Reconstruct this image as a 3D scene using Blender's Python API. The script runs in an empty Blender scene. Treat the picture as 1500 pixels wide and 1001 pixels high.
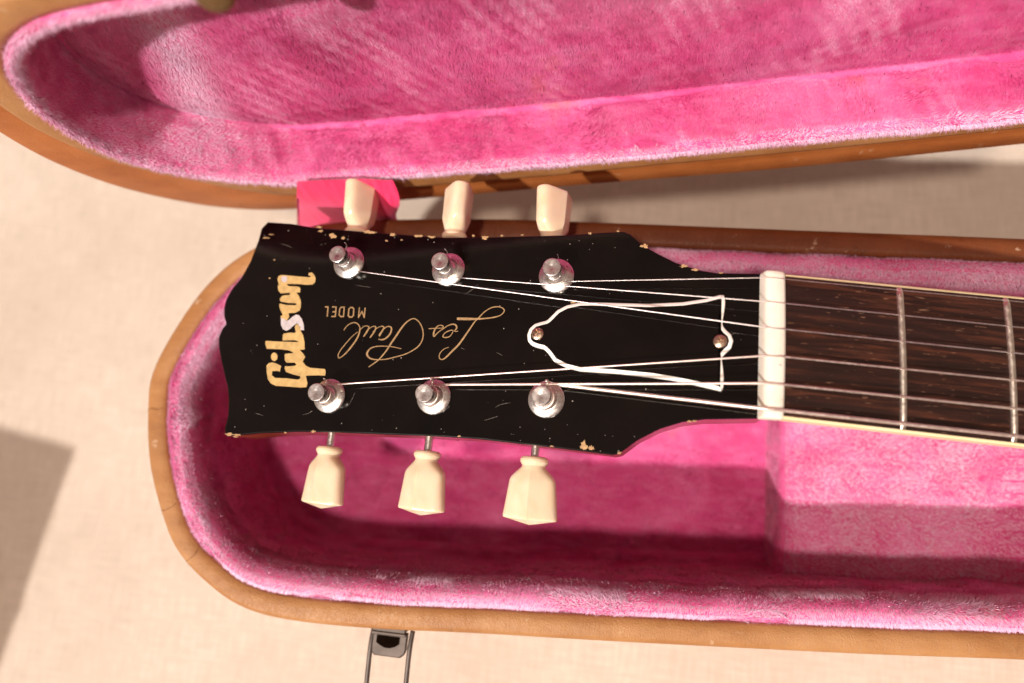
import bpy, bmesh, math, random
import numpy as np
from mathutils import Vector, Matrix, noise
random.seed(7); np.random.seed(7)
S = 0.001            # everything below is written in millimetres
ZG = 158.0           # height of the nut above the cloth
R_ = math.radians
C = bpy.context.scene.collection
scene = bpy.context.scene

# ---------------------------------------------------------------- camera
cam_d = bpy.data.cameras.new("camera"); cam = bpy.data.objects.new("camera", cam_d); C.objects.link(cam)
M = Matrix(((0.99025469, -0.06753770, 0.12179619), (0.09131102, 0.97519450, -0.20163826), (-0.10515679, 0.21079456, 0.97185786)))
loc = Vector((-54.4346, -45.6309, 198.0291 + ZG)) * S
cam.matrix_world = Matrix.Translation(loc) @ M.to_4x4()
cam_d.sensor_width = 36.0; cam_d.lens = 36.0 * 983.96 / 1500.0
cam_d.clip_start = 0.005; cam_d.clip_end = 50.0
cam_d.dof.use_dof = True; cam_d.dof.focus_distance = 0.217; cam_d.dof.aperture_fstop = 4.5
cam_d.dof.aperture_blades = 9
scene.camera = cam

# ---------------------------------------------------------------- light
SUN_DIR = Vector((0.54, 0.80, -1.0)).normalized()
w = bpy.data.worlds.new("World"); scene.world = w; w.use_nodes = True
nt = w.node_tree; nt.nodes.clear()
sky = nt.nodes.new('ShaderNodeTexSky'); sky.sky_type = 'NISHITA'; sky.sun_disc = False
sky.sun_elevation = math.asin(-SUN_DIR.z); sky.sun_rotation = math.atan2(-SUN_DIR.x, -SUN_DIR.y)
sky.dust_density = 2.0
bg = nt.nodes.new('ShaderNodeBackground'); bg.inputs['Strength'].default_value = 0.11
wo = nt.nodes.new('ShaderNodeOutputWorld')
hz = nt.nodes.new('ShaderNodeMix'); hz.data_type = 'RGBA'; hz.inputs[0].default_value = .72; hz.inputs[7].default_value = (2.9, 1.55, .75, 1)
nt.links.new(sky.outputs[0], hz.inputs[6]); nt.links.new(hz.outputs[2], bg.inputs[0]); nt.links.new(bg.outputs[0], wo.inputs[0])
sd = bpy.data.lights.new("sun", 'SUN'); so = bpy.data.objects.new("sun", sd); C.objects.link(so)
sd.energy = 3.9; sd.angle = R_(1.8); sd.color = (1.0, 0.945, 0.88)
so.rotation_euler = SUN_DIR.to_track_quat('-Z', 'Y').to_euler(); so.location = (-.6, -.6, 1.5)
# the photograph shows a second, steeper set of shadows: a lamp high over the case
ld = bpy.data.lights.new("lamp", 'SPOT'); lo_ = bpy.data.objects.new("lamp", ld); C.objects.link(lo_)
LAMP_DIR = Vector((0.10, 0.30, -1.0)).normalized()
ld.energy = 54; ld.shadow_soft_size = .06; ld.spot_size = R_(70); ld.spot_blend = .4; ld.color = (1.0, .85, .71)
lo_.location = Vector((-.05, -.03, .1)) - LAMP_DIR * 1.6; lo_.rotation_euler = LAMP_DIR.to_track_quat('-Z', 'Y').to_euler()
scene.view_settings.view_transform = 'Standard'; scene.view_settings.look = 'None'
scene.view_settings.exposure = 0.08; scene.view_settings.gamma = 1.0
scene.cycles.max_bounces = 8; scene.cycles.diffuse_bounces = 4; scene.cycles.glossy_bounces = 4
scene.cycles.use_denoising = True

# ---------------------------------------------------------------- traced outlines (mm, in each thing's own plane)
HEAD = [[-172.39,38.97],[-174.57,36.45],[-174.9,32.19],[-176.7,23.74],[-179.27,17.43],[-182.22,13.22],[-184.03,9.04],[-184.24,5.61],[-183.41,2.24],[-181.94,-0.1],[-183.34,-1.82],[-184.14,-5.23],[-183.46,-8.54],[-181.26,-13.73],[-178.59,-19.5],[-176.91,-22.73],[-175.43,-27.71],[-174.66,-33.39],[-175.11,-37.21],[-174.59,-39.06],[-172.33,-39.53],[-161.25,-37.77],[-147.61,-36.26],[-134.19,-35.46],[-114.68,-34.73],[-99.11,-34.12],[-83.85,-33.88],[-65.5,-34.48],[-51.35,-35.02],[-41.72,-35.47],[-39.73,-34.97],[-34.62,-30.52],[-28.15,-26.65],[-21.69,-24.17],[-15.32,-22.92],[-1.36,-21.76],[0.74,-21.56],[0.86,22.15],[-0.89,22.12],[-13.34,22.11],[-18.82,22.97],[-25.68,25.24],[-31.37,28.16],[-36.45,31.17],[-40.22,34.61],[-42.43,35.53],[-48.97,35.18],[-60.1,34.3],[-71.41,33.93],[-86.99,33.43],[-103.15,33.28],[-110.67,33.72],[-131.35,35.15],[-153.04,36.84],[-162.98,38.37]]
COVER = [[-11.07,14.68],[-12.19,14.8],[-16.46,13.47],[-23.12,12.2],[-33.33,11.4],[-43.81,11.39],[-50.95,11.41],[-54.54,11.23],[-58.83,10.13],[-61.63,8.47],[-63.32,6.54],[-64.67,5.0],[-66.47,4.49],[-68.63,3.73],[-70.13,2.18],[-70.7,0.14],[-70.37,-1.93],[-69.14,-3.21],[-67.24,-3.87],[-65.0,-4.28],[-63.43,-5.68],[-61.41,-8.14],[-57.31,-9.95],[-52.98,-10.73],[-42.47,-10.89],[-32.2,-11.38],[-25.48,-12.05],[-18.86,-13.05],[-10.94,-14.49],[-10.53,-13.11],[-10.53,-10.4],[-10.8,-7.69],[-11.19,-5.31],[-11.02,-4.13],[-10.09,-2.98],[-8.7,-1.54],[-8.11,0.7],[-8.8,2.62],[-10.26,3.96],[-11.21,5.11],[-11.37,6.51],[-10.93,9.35],[-10.68,12.55]]
SCREWS = [[-67.3,0.37],[-11.87,0.27]]
GIB = [[-162.84,-14.44],[-162.2,-13.56],[-160.79,-13.17],[-159.12,-13.53],[-157.16,-14.27],[-157.29,-16.2],[-158.52,-16.02],[-160.22,-16.23],[-160.17,-17.67],[-158.73,-18.55],[-154.24,-18.43],[-149.99,-18.67],[-149.02,-18.26],[-149.16,-17.43],[-151.86,-16.99],[-154.91,-16.19],[-155.59,-15.03],[-155.66,-14.19],[-154.46,-14.25],[-151.87,-13.93],[-151.29,-13.49],[-152.07,-12.81],[-155.22,-12.97],[-156.03,-12.17],[-156.5,-10.25],[-156.3,-9.88],[-153.69,-9.59],[-153.22,-9.25],[-155.19,-8.62],[-158.72,-8.36],[-163.82,-8.45],[-164.65,-6.96],[-164.9,-5.87],[-164.36,-5.6],[-160.55,-5.68],[-156.0,-5.61],[-152.27,-5.58],[-151.92,-5.32],[-153.46,-4.9],[-158.21,-5.22],[-158.43,-3.26],[-158.12,-2.76],[-155.78,-2.3],[-153.9,-2.35],[-153.59,-1.85],[-154.24,-0.4],[-154.16,0.34],[-153.61,0.85],[-152.78,0.39],[-152.04,-0.81],[-151.78,-1.53],[-150.61,-2.95],[-149.71,-5.1],[-149.09,-7.98],[-151.01,-8.31],[-149.49,-9.44],[-148.45,-10.6],[-149.13,-12.31],[-147.72,-13.67],[-146.05,-14.3],[-143.18,-14.39],[-140.32,-14.48],[-139.9,-15.16],[-139.83,-16.69],[-142.78,-16.78],[-147.13,-17.09],[-146.03,-19.74],[-146.2,-21.05],[-148.49,-21.3],[-153.74,-21.25],[-157.97,-21.26],[-159.96,-20.54],[-161.42,-19.18],[-162.31,-16.83]]
DOT = [[-159.13,-11.11],[-159.12,-11.68],[-159.31,-12.18],[-159.66,-12.52],[-160.13,-12.66],[-160.64,-12.57],[-161.12,-12.26],[-161.48,-11.79],[-161.69,-11.23],[-161.69,-10.65],[-161.51,-10.15],[-161.15,-9.81],[-160.68,-9.67],[-160.17,-9.76],[-159.7,-10.07],[-159.33,-10.54]]
SON = [[-164.31,17.14],[-163.97,18.3],[-162.79,18.65],[-159.74,18.5],[-155.33,18.2],[-151.52,18.02],[-151.18,18.41],[-152.34,18.89],[-152.06,19.66],[-151.01,19.81],[-149.92,18.94],[-149.18,17.69],[-149.19,16.18],[-149.99,15.36],[-152.66,15.22],[-154.85,15.43],[-157.57,15.44],[-159.74,15.4],[-160.38,15.18],[-159.32,14.57],[-155.78,14.52],[-154.61,14.05],[-154.38,12.42],[-155.79,12.25],[-154.63,11.03],[-153.58,9.31],[-153.19,7.07],[-153.46,5.82],[-154.91,4.91],[-157.56,4.7],[-157.13,3.35],[-157.88,1.96],[-158.75,2.3],[-160.3,2.62],[-160.54,3.48],[-159.74,4.01],[-160.97,5.59],[-161.73,7.07],[-161.75,8.07],[-158.89,7.6],[-155.38,7.63],[-154.91,8.02],[-155.51,8.38],[-158.49,8.42],[-161.56,8.83],[-161.97,9.58],[-161.61,10.59],[-160.61,11.12],[-158.47,11.31],[-158.15,11.82],[-158.61,12.13],[-162.11,11.84],[-163.11,12.83],[-163.66,14.34],[-163.39,15.11]]
ESS = [[-160.35,2.87],[-159.82,0.4],[-158.81,-1.16],[-157.36,-1.73],[-156.14,-1.06],[-154.89,0.21],[-153.72,1.17],[-152.96,0.65],[-152.13,-0.3],[-151.88,-1.27],[-150.51,-1.22],[-150.97,0.73],[-151.97,2.66],[-153.27,3.97],[-154.52,4.25],[-155.74,3.52],[-156.88,2.36],[-157.86,1.81],[-158.78,2.42]]
PEARL = [[-162.83,17.68],[-162.43,18.2],[-160.8,18.28],[-160.28,17.22],[-160.54,16.07],[-161.76,15.96],[-162.55,16.53]]
SCRIPT = [[[[-135.42,-0.66],[-134.28,1.07],[-132.38,2.11],[-130.82,1.92],[-129.61,0.64],[-129.47,-1.15],[-130.03,-3.32],[-131.22,-5.52],[-132.88,-7.97],[-134.63,-9.83],[-135.7,-10.35],[-136.12,-9.3],[-135.49,-7.61],[-133.83,-5.15],[-131.91,-2.68],[-130.12,-1.05]],[0.3,0.35,0.4,0.4,0.45,0.55,0.65,0.65,0.55,0.4,0.4,0.4,0.35,0.35,0.3,0.3]],[[[-129.23,-0.18],[-128.13,0.94],[-126.89,1.15],[-126.19,0.65],[-126.73,-0.8],[-127.72,-2.63]],[0.3,0.3,0.35,0.5,0.65,0.5]],[[[-126.77,-0.57],[-125.32,0.8],[-124.11,1.13],[-123.64,0.51],[-124.28,-1.18],[-125.29,-2.89]],[0.3,0.3,0.4,0.5,0.65,0.5]],[[[-124.56,-0.96],[-123.04,0.65],[-121.61,1.23],[-120.69,0.86],[-121.14,-0.35],[-121.99,-2.28]],[0.3,0.3,0.4,0.5,0.65,0.5]],[[[-122.03,-2.04],[-121.88,-1.33],[-120.51,0.51],[-119.25,1.27],[-118.14,1.0],[-117.85,0.13],[-118.25,-1.42],[-119.54,-2.89],[-120.96,-3.42],[-122.11,-3.23]],[0.4,0.4,0.35,0.4,0.5,0.6,0.65,0.6,0.45,0.3]],[[[-124.32,-12.96],[-122.09,-11.21],[-120.56,-9.74],[-118.71,-7.08],[-117.34,-4.44],[-115.94,-2.03],[-114.36,0.86],[-112.68,3.05],[-110.63,4.3],[-108.84,3.66],[-107.26,1.83],[-106.37,-0.48],[-106.34,-2.58],[-107.07,-4.47],[-108.57,-6.04],[-111.49,-7.8],[-114.99,-9.01],[-118.55,-9.99],[-122.22,-10.29],[-124.27,-9.92],[-125.48,-8.8],[-125.35,-7.62],[-124.28,-6.39],[-121.88,-5.7],[-118.92,-5.57],[-116.43,-5.69],[-113.42,-6.19]],[0.35,0.45,0.5,0.6,0.7,0.7,0.65,0.5,0.4,0.4,0.4,0.45,0.45,0.45,0.45,0.4,0.4,0.35,0.4,0.6,0.8,0.7,0.5,0.35,0.3,0.3,0.25]],[[[-95.13,4.79],[-91.47,4.84],[-87.97,4.96],[-85.43,5.21],[-82.7,5.67],[-80.46,6.44],[-79.33,7.79],[-79.77,8.76],[-81.44,9.29],[-83.72,8.92],[-85.9,7.46],[-87.56,5.56],[-88.81,4.13],[-90.2,1.77],[-91.97,-1.29],[-93.56,-3.88],[-95.64,-6.26],[-97.51,-8.4],[-98.84,-9.15],[-99.75,-8.51],[-99.68,-7.13],[-98.54,-5.7],[-96.86,-4.94]],[1.0,1.0,0.7,0.5,0.45,0.4,0.4,0.4,0.4,0.4,0.4,0.45,0.45,0.55,0.65,0.7,0.7,0.55,0.4,0.35,0.35,0.3,0.25]],[[[-99.02,-1.69],[-99.35,-1.31],[-98.72,-0.18],[-97.15,0.69],[-95.97,0.67],[-96.72,-1.02],[-97.83,-1.65],[-99.02,-1.69]],[0.4,0.4,0.35,0.35,0.3,0.35,0.4,0.4]],[[[-94.3,0.57],[-95.48,0.53],[-94.89,1.59],[-95.23,2.51],[-96.22,2.89],[-97.83,2.41],[-99.37,1.31],[-100.69,0.33],[-101.75,-0.76],[-102.34,-1.48],[-102.65,-0.91],[-102.56,0.37],[-101.82,1.8],[-100.69,2.35],[-99.63,2.06],[-99.87,1.45],[-101.76,1.29],[-104.62,1.04]],[0.3,0.3,0.6,0.6,0.45,0.4,0.35,0.35,0.4,0.6,0.65,0.6,0.45,0.35,0.35,0.3,0.3,0.3]]]
MODEL = [[[[-143.66,7.4],[-142.69,7.43],[-142.43,4.07]],0.42],[[[-140.94,7.48],[-139.58,7.47],[-139.36,4.1],[-140.71,4.05]],0.42],[[[-139.52,5.76],[-140.55,5.72]],0.42],[[[-136.49,7.49],[-136.25,4.15],[-137.33,4.12],[-138.0,4.7],[-138.08,6.9],[-137.6,7.46],[-136.49,7.49]],0.42],[[[-133.33,7.46],[-132.78,6.94],[-132.61,4.64],[-133.07,4.07],[-133.91,4.04],[-134.51,4.58],[-134.61,6.89],[-134.17,7.44],[-133.33,7.46]],0.42],[[[-128.62,7.36],[-128.47,4.13],[-129.59,6.19],[-130.58,4.05],[-130.75,7.44]],0.42]]
CHIPS = [[[-49.23,-33.28],[-49.11,-33.8],[-49.39,-34.2],[-49.7,-34.46],[-50.06,-34.47],[-50.43,-34.72],[-50.7,-34.31],[-51.29,-34.34],[-51.57,-33.79],[-51.06,-33.22],[-51.33,-32.6],[-50.88,-32.39],[-50.59,-32.12],[-50.22,-31.61],[-50.03,-32.71],[-49.85,-32.84],[-49.78,-33.09]],[[-47.33,-33.95],[-47.12,-34.26],[-47.78,-34.24],[-47.77,-34.52],[-48.02,-34.49],[-48.22,-34.45],[-48.43,-34.45],[-48.7,-34.39],[-48.85,-34.19],[-48.99,-33.93],[-48.8,-33.7],[-48.76,-33.35],[-48.31,-33.51],[-48.07,-32.97],[-47.93,-33.64],[-47.41,-33.36],[-47.4,-33.7]],[[-87.53,33.13],[-88.0,32.99],[-87.65,32.6],[-88.03,32.5],[-88.39,32.43],[-88.74,32.52],[-88.98,32.7],[-89.56,32.68],[-89.41,33.01],[-89.4,33.23],[-89.65,33.57],[-89.3,33.75],[-88.79,33.59],[-88.53,33.9],[-88.27,33.6],[-87.58,33.79],[-87.21,33.51]],[[-92.15,33.97],[-92.09,33.85],[-92.39,33.82],[-92.45,33.72],[-92.62,33.59],[-92.9,33.6],[-92.93,33.83],[-93.05,33.86],[-93.03,33.94],[-93.25,34.01],[-92.99,34.04],[-93.07,34.17],[-92.94,34.26],[-92.71,34.18],[-92.47,34.25],[-92.3,34.17],[-92.46,34.02]],[[-128.18,35.1],[-129.21,34.92],[-128.93,34.64],[-130.1,34.59],[-131.03,34.54],[-131.72,34.77],[-133.2,34.54],[-132.26,34.97],[-132.94,35.03],[-133.35,35.17],[-133.76,35.41],[-132.3,35.35],[-132.25,35.71],[-131.15,35.79],[-130.75,35.38],[-129.64,35.45],[-130.33,35.18]],[[-121.3,34.24],[-120.61,33.99],[-121.5,33.99],[-121.32,33.59],[-121.97,33.73],[-122.43,33.69],[-122.98,33.71],[-123.14,33.96],[-123.07,34.16],[-122.96,34.3],[-122.76,34.39],[-123.1,34.74],[-122.52,34.7],[-122.12,34.57],[-121.51,34.87],[-121.51,34.5],[-121.17,34.41]],[[-110.73,33.65],[-111.57,33.52],[-111.26,33.28],[-112.3,33.44],[-112.56,33.39],[-113.03,33.2],[-113.48,33.3],[-113.73,33.44],[-113.8,33.57],[-114.21,33.72],[-113.8,33.84],[-113.75,34.05],[-113.1,34.04],[-112.58,34.09],[-112.01,34.07],[-111.19,34.06],[-110.98,33.84]],[[-106.84,33.42],[-105.97,33.25],[-106.65,33.19],[-106.83,33.02],[-107.38,32.88],[-107.97,33.05],[-108.42,33.12],[-108.28,33.3],[-108.66,33.36],[-108.99,33.47],[-109.04,33.63],[-108.76,33.79],[-108.0,33.72],[-107.58,33.62],[-107.18,33.67],[-106.24,33.77],[-106.73,33.51]],[[-123.49,31.88],[-123.47,31.73],[-123.62,31.62],[-123.89,31.62],[-124.08,31.68],[-124.19,31.74],[-124.37,31.67],[-124.48,31.74],[-124.61,31.82],[-124.6,31.93],[-124.58,32.03],[-124.47,32.11],[-124.35,32.21],[-124.13,32.21],[-123.94,32.16],[-123.84,32.05],[-123.8,31.96]],[[-118.36,32.16],[-118.18,32.06],[-118.25,31.98],[-118.42,32.01],[-118.5,31.98],[-118.59,31.97],[-118.73,31.96],[-118.77,32.05],[-118.76,32.13],[-118.86,32.2],[-118.77,32.26],[-118.9,32.46],[-118.75,32.55],[-118.55,32.31],[-118.39,32.46],[-118.28,32.36],[-118.08,32.3]],[[-52.56,34.82],[-52.96,34.76],[-52.76,34.56],[-52.9,34.44],[-53.14,34.48],[-53.29,34.58],[-53.41,34.63],[-53.74,34.59],[-53.54,34.78],[-53.51,34.86],[-53.74,35.04],[-53.68,35.22],[-53.29,34.99],[-53.18,35.17],[-52.94,35.23],[-52.81,35.08],[-52.64,34.97]],[[-34.56,30.57],[-34.78,30.45],[-34.5,30.16],[-34.68,29.88],[-35.23,29.98],[-35.64,29.96],[-35.71,30.3],[-36.33,30.23],[-37.02,30.38],[-36.93,30.71],[-36.61,30.96],[-35.8,30.86],[-35.85,31.4],[-35.25,31.41],[-35.03,30.94],[-34.4,31.05],[-34.8,30.68]],[[-22.42,24.17],[-21.84,24.0],[-22.51,23.96],[-22.62,23.79],[-23.1,23.95],[-23.58,23.6],[-24.1,23.69],[-23.67,24.04],[-24.78,24.03],[-23.87,24.2],[-23.92,24.32],[-23.93,24.51],[-23.63,24.72],[-23.04,24.71],[-22.91,24.35],[-22.31,24.46],[-22.05,24.33]],[[-18.65,23.12],[-19.2,23.02],[-18.92,22.81],[-19.22,22.66],[-19.7,22.6],[-20.08,22.78],[-20.46,22.79],[-20.85,22.85],[-20.89,23.01],[-20.97,23.16],[-20.27,23.19],[-20.3,23.32],[-19.99,23.29],[-19.74,23.57],[-19.49,23.38],[-19.04,23.39],[-19.19,23.21]],[[-11.58,22.15],[-11.48,22.05],[-11.58,21.96],[-12.01,22.05],[-12.1,21.97],[-12.35,21.85],[-12.47,21.97],[-12.52,22.04],[-12.7,22.09],[-12.53,22.15],[-12.76,22.26],[-12.42,22.27],[-12.3,22.33],[-12.12,22.24],[-11.86,22.35],[-11.85,22.24],[-11.41,22.25]],[[-170.45,-38.94],[-171.65,-39.15],[-172.02,-39.24],[-172.03,-39.43],[-172.57,-39.47],[-173.15,-39.61],[-173.54,-39.48],[-173.9,-39.4],[-173.79,-39.24],[-174.04,-39.14],[-174.91,-38.92],[-173.61,-38.89],[-173.45,-38.61],[-172.68,-38.46],[-171.87,-38.49],[-171.91,-38.82],[-171.72,-38.92]],[[-168.76,-38.93],[-168.39,-39.05],[-168.62,-39.2],[-169.42,-39.17],[-169.63,-39.33],[-170.05,-39.3],[-170.79,-39.45],[-170.61,-39.21],[-170.63,-39.11],[-171.91,-39.06],[-171.18,-38.9],[-170.36,-38.87],[-170.39,-38.6],[-169.77,-38.75],[-169.38,-38.72],[-169.0,-38.74],[-168.22,-38.73]],[[-140.39,-35.69],[-140.22,-35.8],[-140.63,-35.86],[-140.86,-35.89],[-140.95,-36.16],[-141.36,-36.13],[-141.71,-36.09],[-141.94,-35.99],[-141.61,-35.81],[-141.91,-35.74],[-142.31,-35.57],[-141.46,-35.61],[-141.54,-35.33],[-141.09,-35.28],[-140.93,-35.56],[-140.38,-35.42],[-140.24,-35.55]],[[-150.92,-36.8],[-151.01,-36.88],[-150.95,-37.0],[-151.3,-36.96],[-151.35,-37.12],[-151.58,-37.1],[-151.76,-37.06],[-152.03,-37.05],[-151.81,-36.9],[-151.71,-36.84],[-151.94,-36.75],[-151.88,-36.64],[-151.67,-36.6],[-151.46,-36.73],[-151.35,-36.72],[-151.2,-36.71],[-150.96,-36.71]],[[-89.68,-33.48],[-89.36,-33.6],[-89.69,-33.64],[-89.82,-33.67],[-89.92,-33.76],[-90.05,-33.69],[-90.32,-33.83],[-90.54,-33.77],[-90.74,-33.65],[-90.58,-33.48],[-90.32,-33.41],[-90.35,-33.27],[-90.17,-33.2],[-89.98,-33.27],[-89.87,-33.32],[-89.63,-33.27],[-89.68,-33.41]],[[-59.6,-34.29],[-59.46,-34.38],[-59.62,-34.47],[-59.87,-34.54],[-60.19,-34.44],[-60.4,-34.57],[-60.53,-34.5],[-60.73,-34.48],[-60.89,-34.43],[-60.63,-34.35],[-60.62,-34.29],[-60.67,-34.19],[-60.45,-34.12],[-60.18,-34.08],[-59.92,-34.1],[-60.01,-34.25],[-59.9,-34.27]],[[-39.37,-34.74],[-39.26,-34.83],[-39.16,-35.02],[-39.54,-34.92],[-39.63,-35.02],[-39.75,-34.96],[-39.93,-35.02],[-40.22,-35.03],[-40.12,-34.85],[-40.28,-34.73],[-39.96,-34.67],[-40.16,-34.39],[-39.79,-34.54],[-39.66,-34.51],[-39.45,-34.41],[-39.14,-34.38],[-39.04,-34.54]],[[-19.24,-23.84],[-19.09,-23.92],[-19.26,-23.99],[-19.3,-24.14],[-19.7,-24.03],[-19.91,-24.08],[-20.08,-24.05],[-20.47,-24.08],[-20.25,-23.94],[-20.67,-23.88],[-20.06,-23.83],[-20.21,-23.7],[-20.02,-23.59],[-19.68,-23.57],[-19.53,-23.71],[-19.48,-23.78],[-18.9,-23.71]],[[-17.85,-23.64],[-17.67,-23.73],[-17.89,-23.8],[-18.2,-23.8],[-18.35,-23.81],[-18.56,-23.9],[-18.61,-23.79],[-18.8,-23.8],[-18.98,-23.76],[-18.87,-23.68],[-18.62,-23.65],[-18.85,-23.51],[-18.61,-23.45],[-18.36,-23.53],[-18.14,-23.48],[-17.82,-23.46],[-17.73,-23.54]],[[-170.18,32.75],[-170.61,32.65],[-170.6,32.52],[-171.64,32.6],[-171.94,32.55],[-172.47,32.48],[-173.21,32.47],[-172.97,32.64],[-172.89,32.71],[-173.22,32.77],[-173.01,32.83],[-172.79,32.89],[-172.56,32.99],[-171.97,33.04],[-171.52,32.94],[-171.38,32.85],[-170.68,32.84]],[[-168.64,34.08],[-169.0,34.0],[-169.45,33.97],[-169.73,33.95],[-169.95,33.89],[-170.22,33.95],[-170.77,33.88],[-170.88,33.97],[-171.14,34.03],[-170.96,34.1],[-170.88,34.16],[-170.47,34.17],[-170.37,34.25],[-170.0,34.28],[-169.78,34.19],[-169.31,34.21],[-169.28,34.13]],[[-150.34,37.0],[-150.18,36.89],[-150.17,36.74],[-150.51,36.64],[-150.95,36.58],[-151.3,36.8],[-151.58,36.81],[-151.97,36.84],[-152.36,36.93],[-151.84,37.04],[-151.75,37.11],[-151.82,37.26],[-151.4,37.24],[-151.1,37.39],[-150.84,37.22],[-150.59,37.17],[-149.81,37.17]],[[-143.77,33.64],[-143.35,33.31],[-143.7,33.05],[-144.03,32.77],[-144.72,33.01],[-145.25,32.63],[-145.83,32.84],[-145.62,33.37],[-146.4,33.47],[-146.36,33.79],[-146.46,34.16],[-146.05,34.41],[-145.48,34.5],[-144.92,34.61],[-144.61,34.08],[-144.23,34.04],[-143.95,33.87]],[[-149.15,35.44],[-149.31,35.29],[-149.7,35.28],[-149.72,35.13],[-149.91,34.95],[-150.22,35.07],[-150.35,35.23],[-150.89,35.16],[-151.13,35.33],[-151.19,35.54],[-150.54,35.58],[-150.81,35.89],[-150.27,35.71],[-150.07,35.64],[-149.67,35.94],[-149.35,35.81],[-149.54,35.55]],[[-139.95,32.89],[-140.31,32.74],[-140.49,32.69],[-140.35,32.3],[-140.65,32.39],[-140.88,32.36],[-141.16,32.37],[-141.43,32.51],[-141.53,32.76],[-141.55,33.0],[-141.2,33.09],[-141.31,33.39],[-140.92,33.16],[-140.81,33.36],[-140.56,33.4],[-140.48,33.15],[-140.36,33.03]],[[-55.7,11.46],[-56.02,11.35],[-55.97,11.19],[-56.54,11.24],[-56.68,10.95],[-57.06,11.15],[-57.73,11.01],[-57.47,11.28],[-57.92,11.33],[-57.75,11.46],[-57.4,11.52],[-57.5,11.69],[-57.15,11.74],[-56.76,11.85],[-56.24,11.87],[-56.42,11.57],[-56.2,11.53]],[[-43.93,35.66],[-43.69,35.55],[-43.86,35.48],[-43.96,35.38],[-44.21,35.51],[-44.31,35.53],[-44.57,35.42],[-44.44,35.6],[-44.47,35.64],[-44.66,35.7],[-44.45,35.73],[-44.47,35.81],[-44.39,35.9],[-44.22,35.86],[-44.15,35.77],[-44.05,35.76],[-43.9,35.74]],[[-82.11,34.01],[-82.34,33.94],[-82.34,33.85],[-82.39,33.72],[-82.62,33.73],[-82.83,33.72],[-82.84,33.9],[-83.21,33.83],[-83.17,33.96],[-83.17,34.05],[-82.92,34.07],[-82.93,34.15],[-82.86,34.25],[-82.68,34.21],[-82.51,34.22],[-82.33,34.19],[-82.26,34.09]],[[-75.36,34.27],[-75.3,34.21],[-75.38,34.16],[-75.52,34.15],[-75.6,34.03],[-75.75,34.15],[-75.81,34.2],[-76.2,34.13],[-76.17,34.23],[-76.1,34.3],[-76.23,34.41],[-75.92,34.4],[-75.76,34.37],[-75.66,34.42],[-75.56,34.38],[-75.23,34.45],[-75.14,34.36]],[[-167.32,17.33],[-167.05,17.22],[-167.34,17.23],[-167.28,17.09],[-167.48,17.2],[-167.61,17.0],[-167.7,17.15],[-167.75,17.23],[-167.78,17.29],[-167.87,17.36],[-167.7,17.39],[-167.83,17.54],[-167.72,17.63],[-167.53,17.59],[-167.35,17.61],[-167.19,17.54],[-167.26,17.4]],[[-166.57,24.32],[-166.62,24.23],[-166.67,24.17],[-166.72,24.11],[-166.76,23.94],[-166.88,24.14],[-167.02,24.05],[-167.04,24.19],[-167.21,24.25],[-167.23,24.37],[-167.24,24.5],[-166.99,24.44],[-167.05,24.7],[-166.88,24.52],[-166.79,24.52],[-166.58,24.6],[-166.68,24.39]],[[-169.02,-39.58],[-169.2,-39.68],[-169.13,-39.8],[-169.92,-39.77],[-170.05,-39.94],[-170.42,-39.87],[-170.6,-39.82],[-170.83,-39.81],[-171.3,-39.8],[-170.74,-39.69],[-171.46,-39.6],[-171.09,-39.5],[-170.54,-39.48],[-170.19,-39.52],[-169.93,-39.51],[-169.87,-39.57],[-169.57,-39.57]]]
BLOW = [[[-139.21,-34.95],[-139.2,-39.89]],[[-103.42,-33.24],[-103.49,-38.57]],[[-67.39,-33.84],[-67.19,-37.52]]]
BLOWTIP = [[-137.64,-60.67],[-102.31,-59.48],[-66.05,-58.23]]
BUPTIP = [[-141.4,59.94],[-103.4,58.18],[-68.32,55.79]]
BUPEDGE = [[-139.35,38.68],[-103.08,37.23],[-66.85,37.37]]
SNUT = [[-0.8,19.3],[-0.7,11.8],[-0.6,4.0],[-0.5,-4.1],[-0.5,-12.1],[-0.4,-19.4]]
SEND = [[72.6,20.1],[72.1,12.1],[71.6,4.1],[71.1,-4.0],[70.5,-12.3],[70.0,-20.2]]
SPOST = [[-59.67,16.99],[-95.75,17.65],[-131.76,19.27],[-132.24,-19.92],[-96.02,-17.96],[-60.11,-15.79]]
LATCH = [[-111.2,-93.2],[-99.2,-92.8],[-110.1,-101.0],[-100.0,-100.4],[-110.6,-108.5],[-96.9,-107.5],[-97.3,-93.9]]
RIB = [[-154.1,46.9],[-122.4,52.4],[-122.9,45.1],[-118.8,30.8],[-151.4,29.4]]

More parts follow.
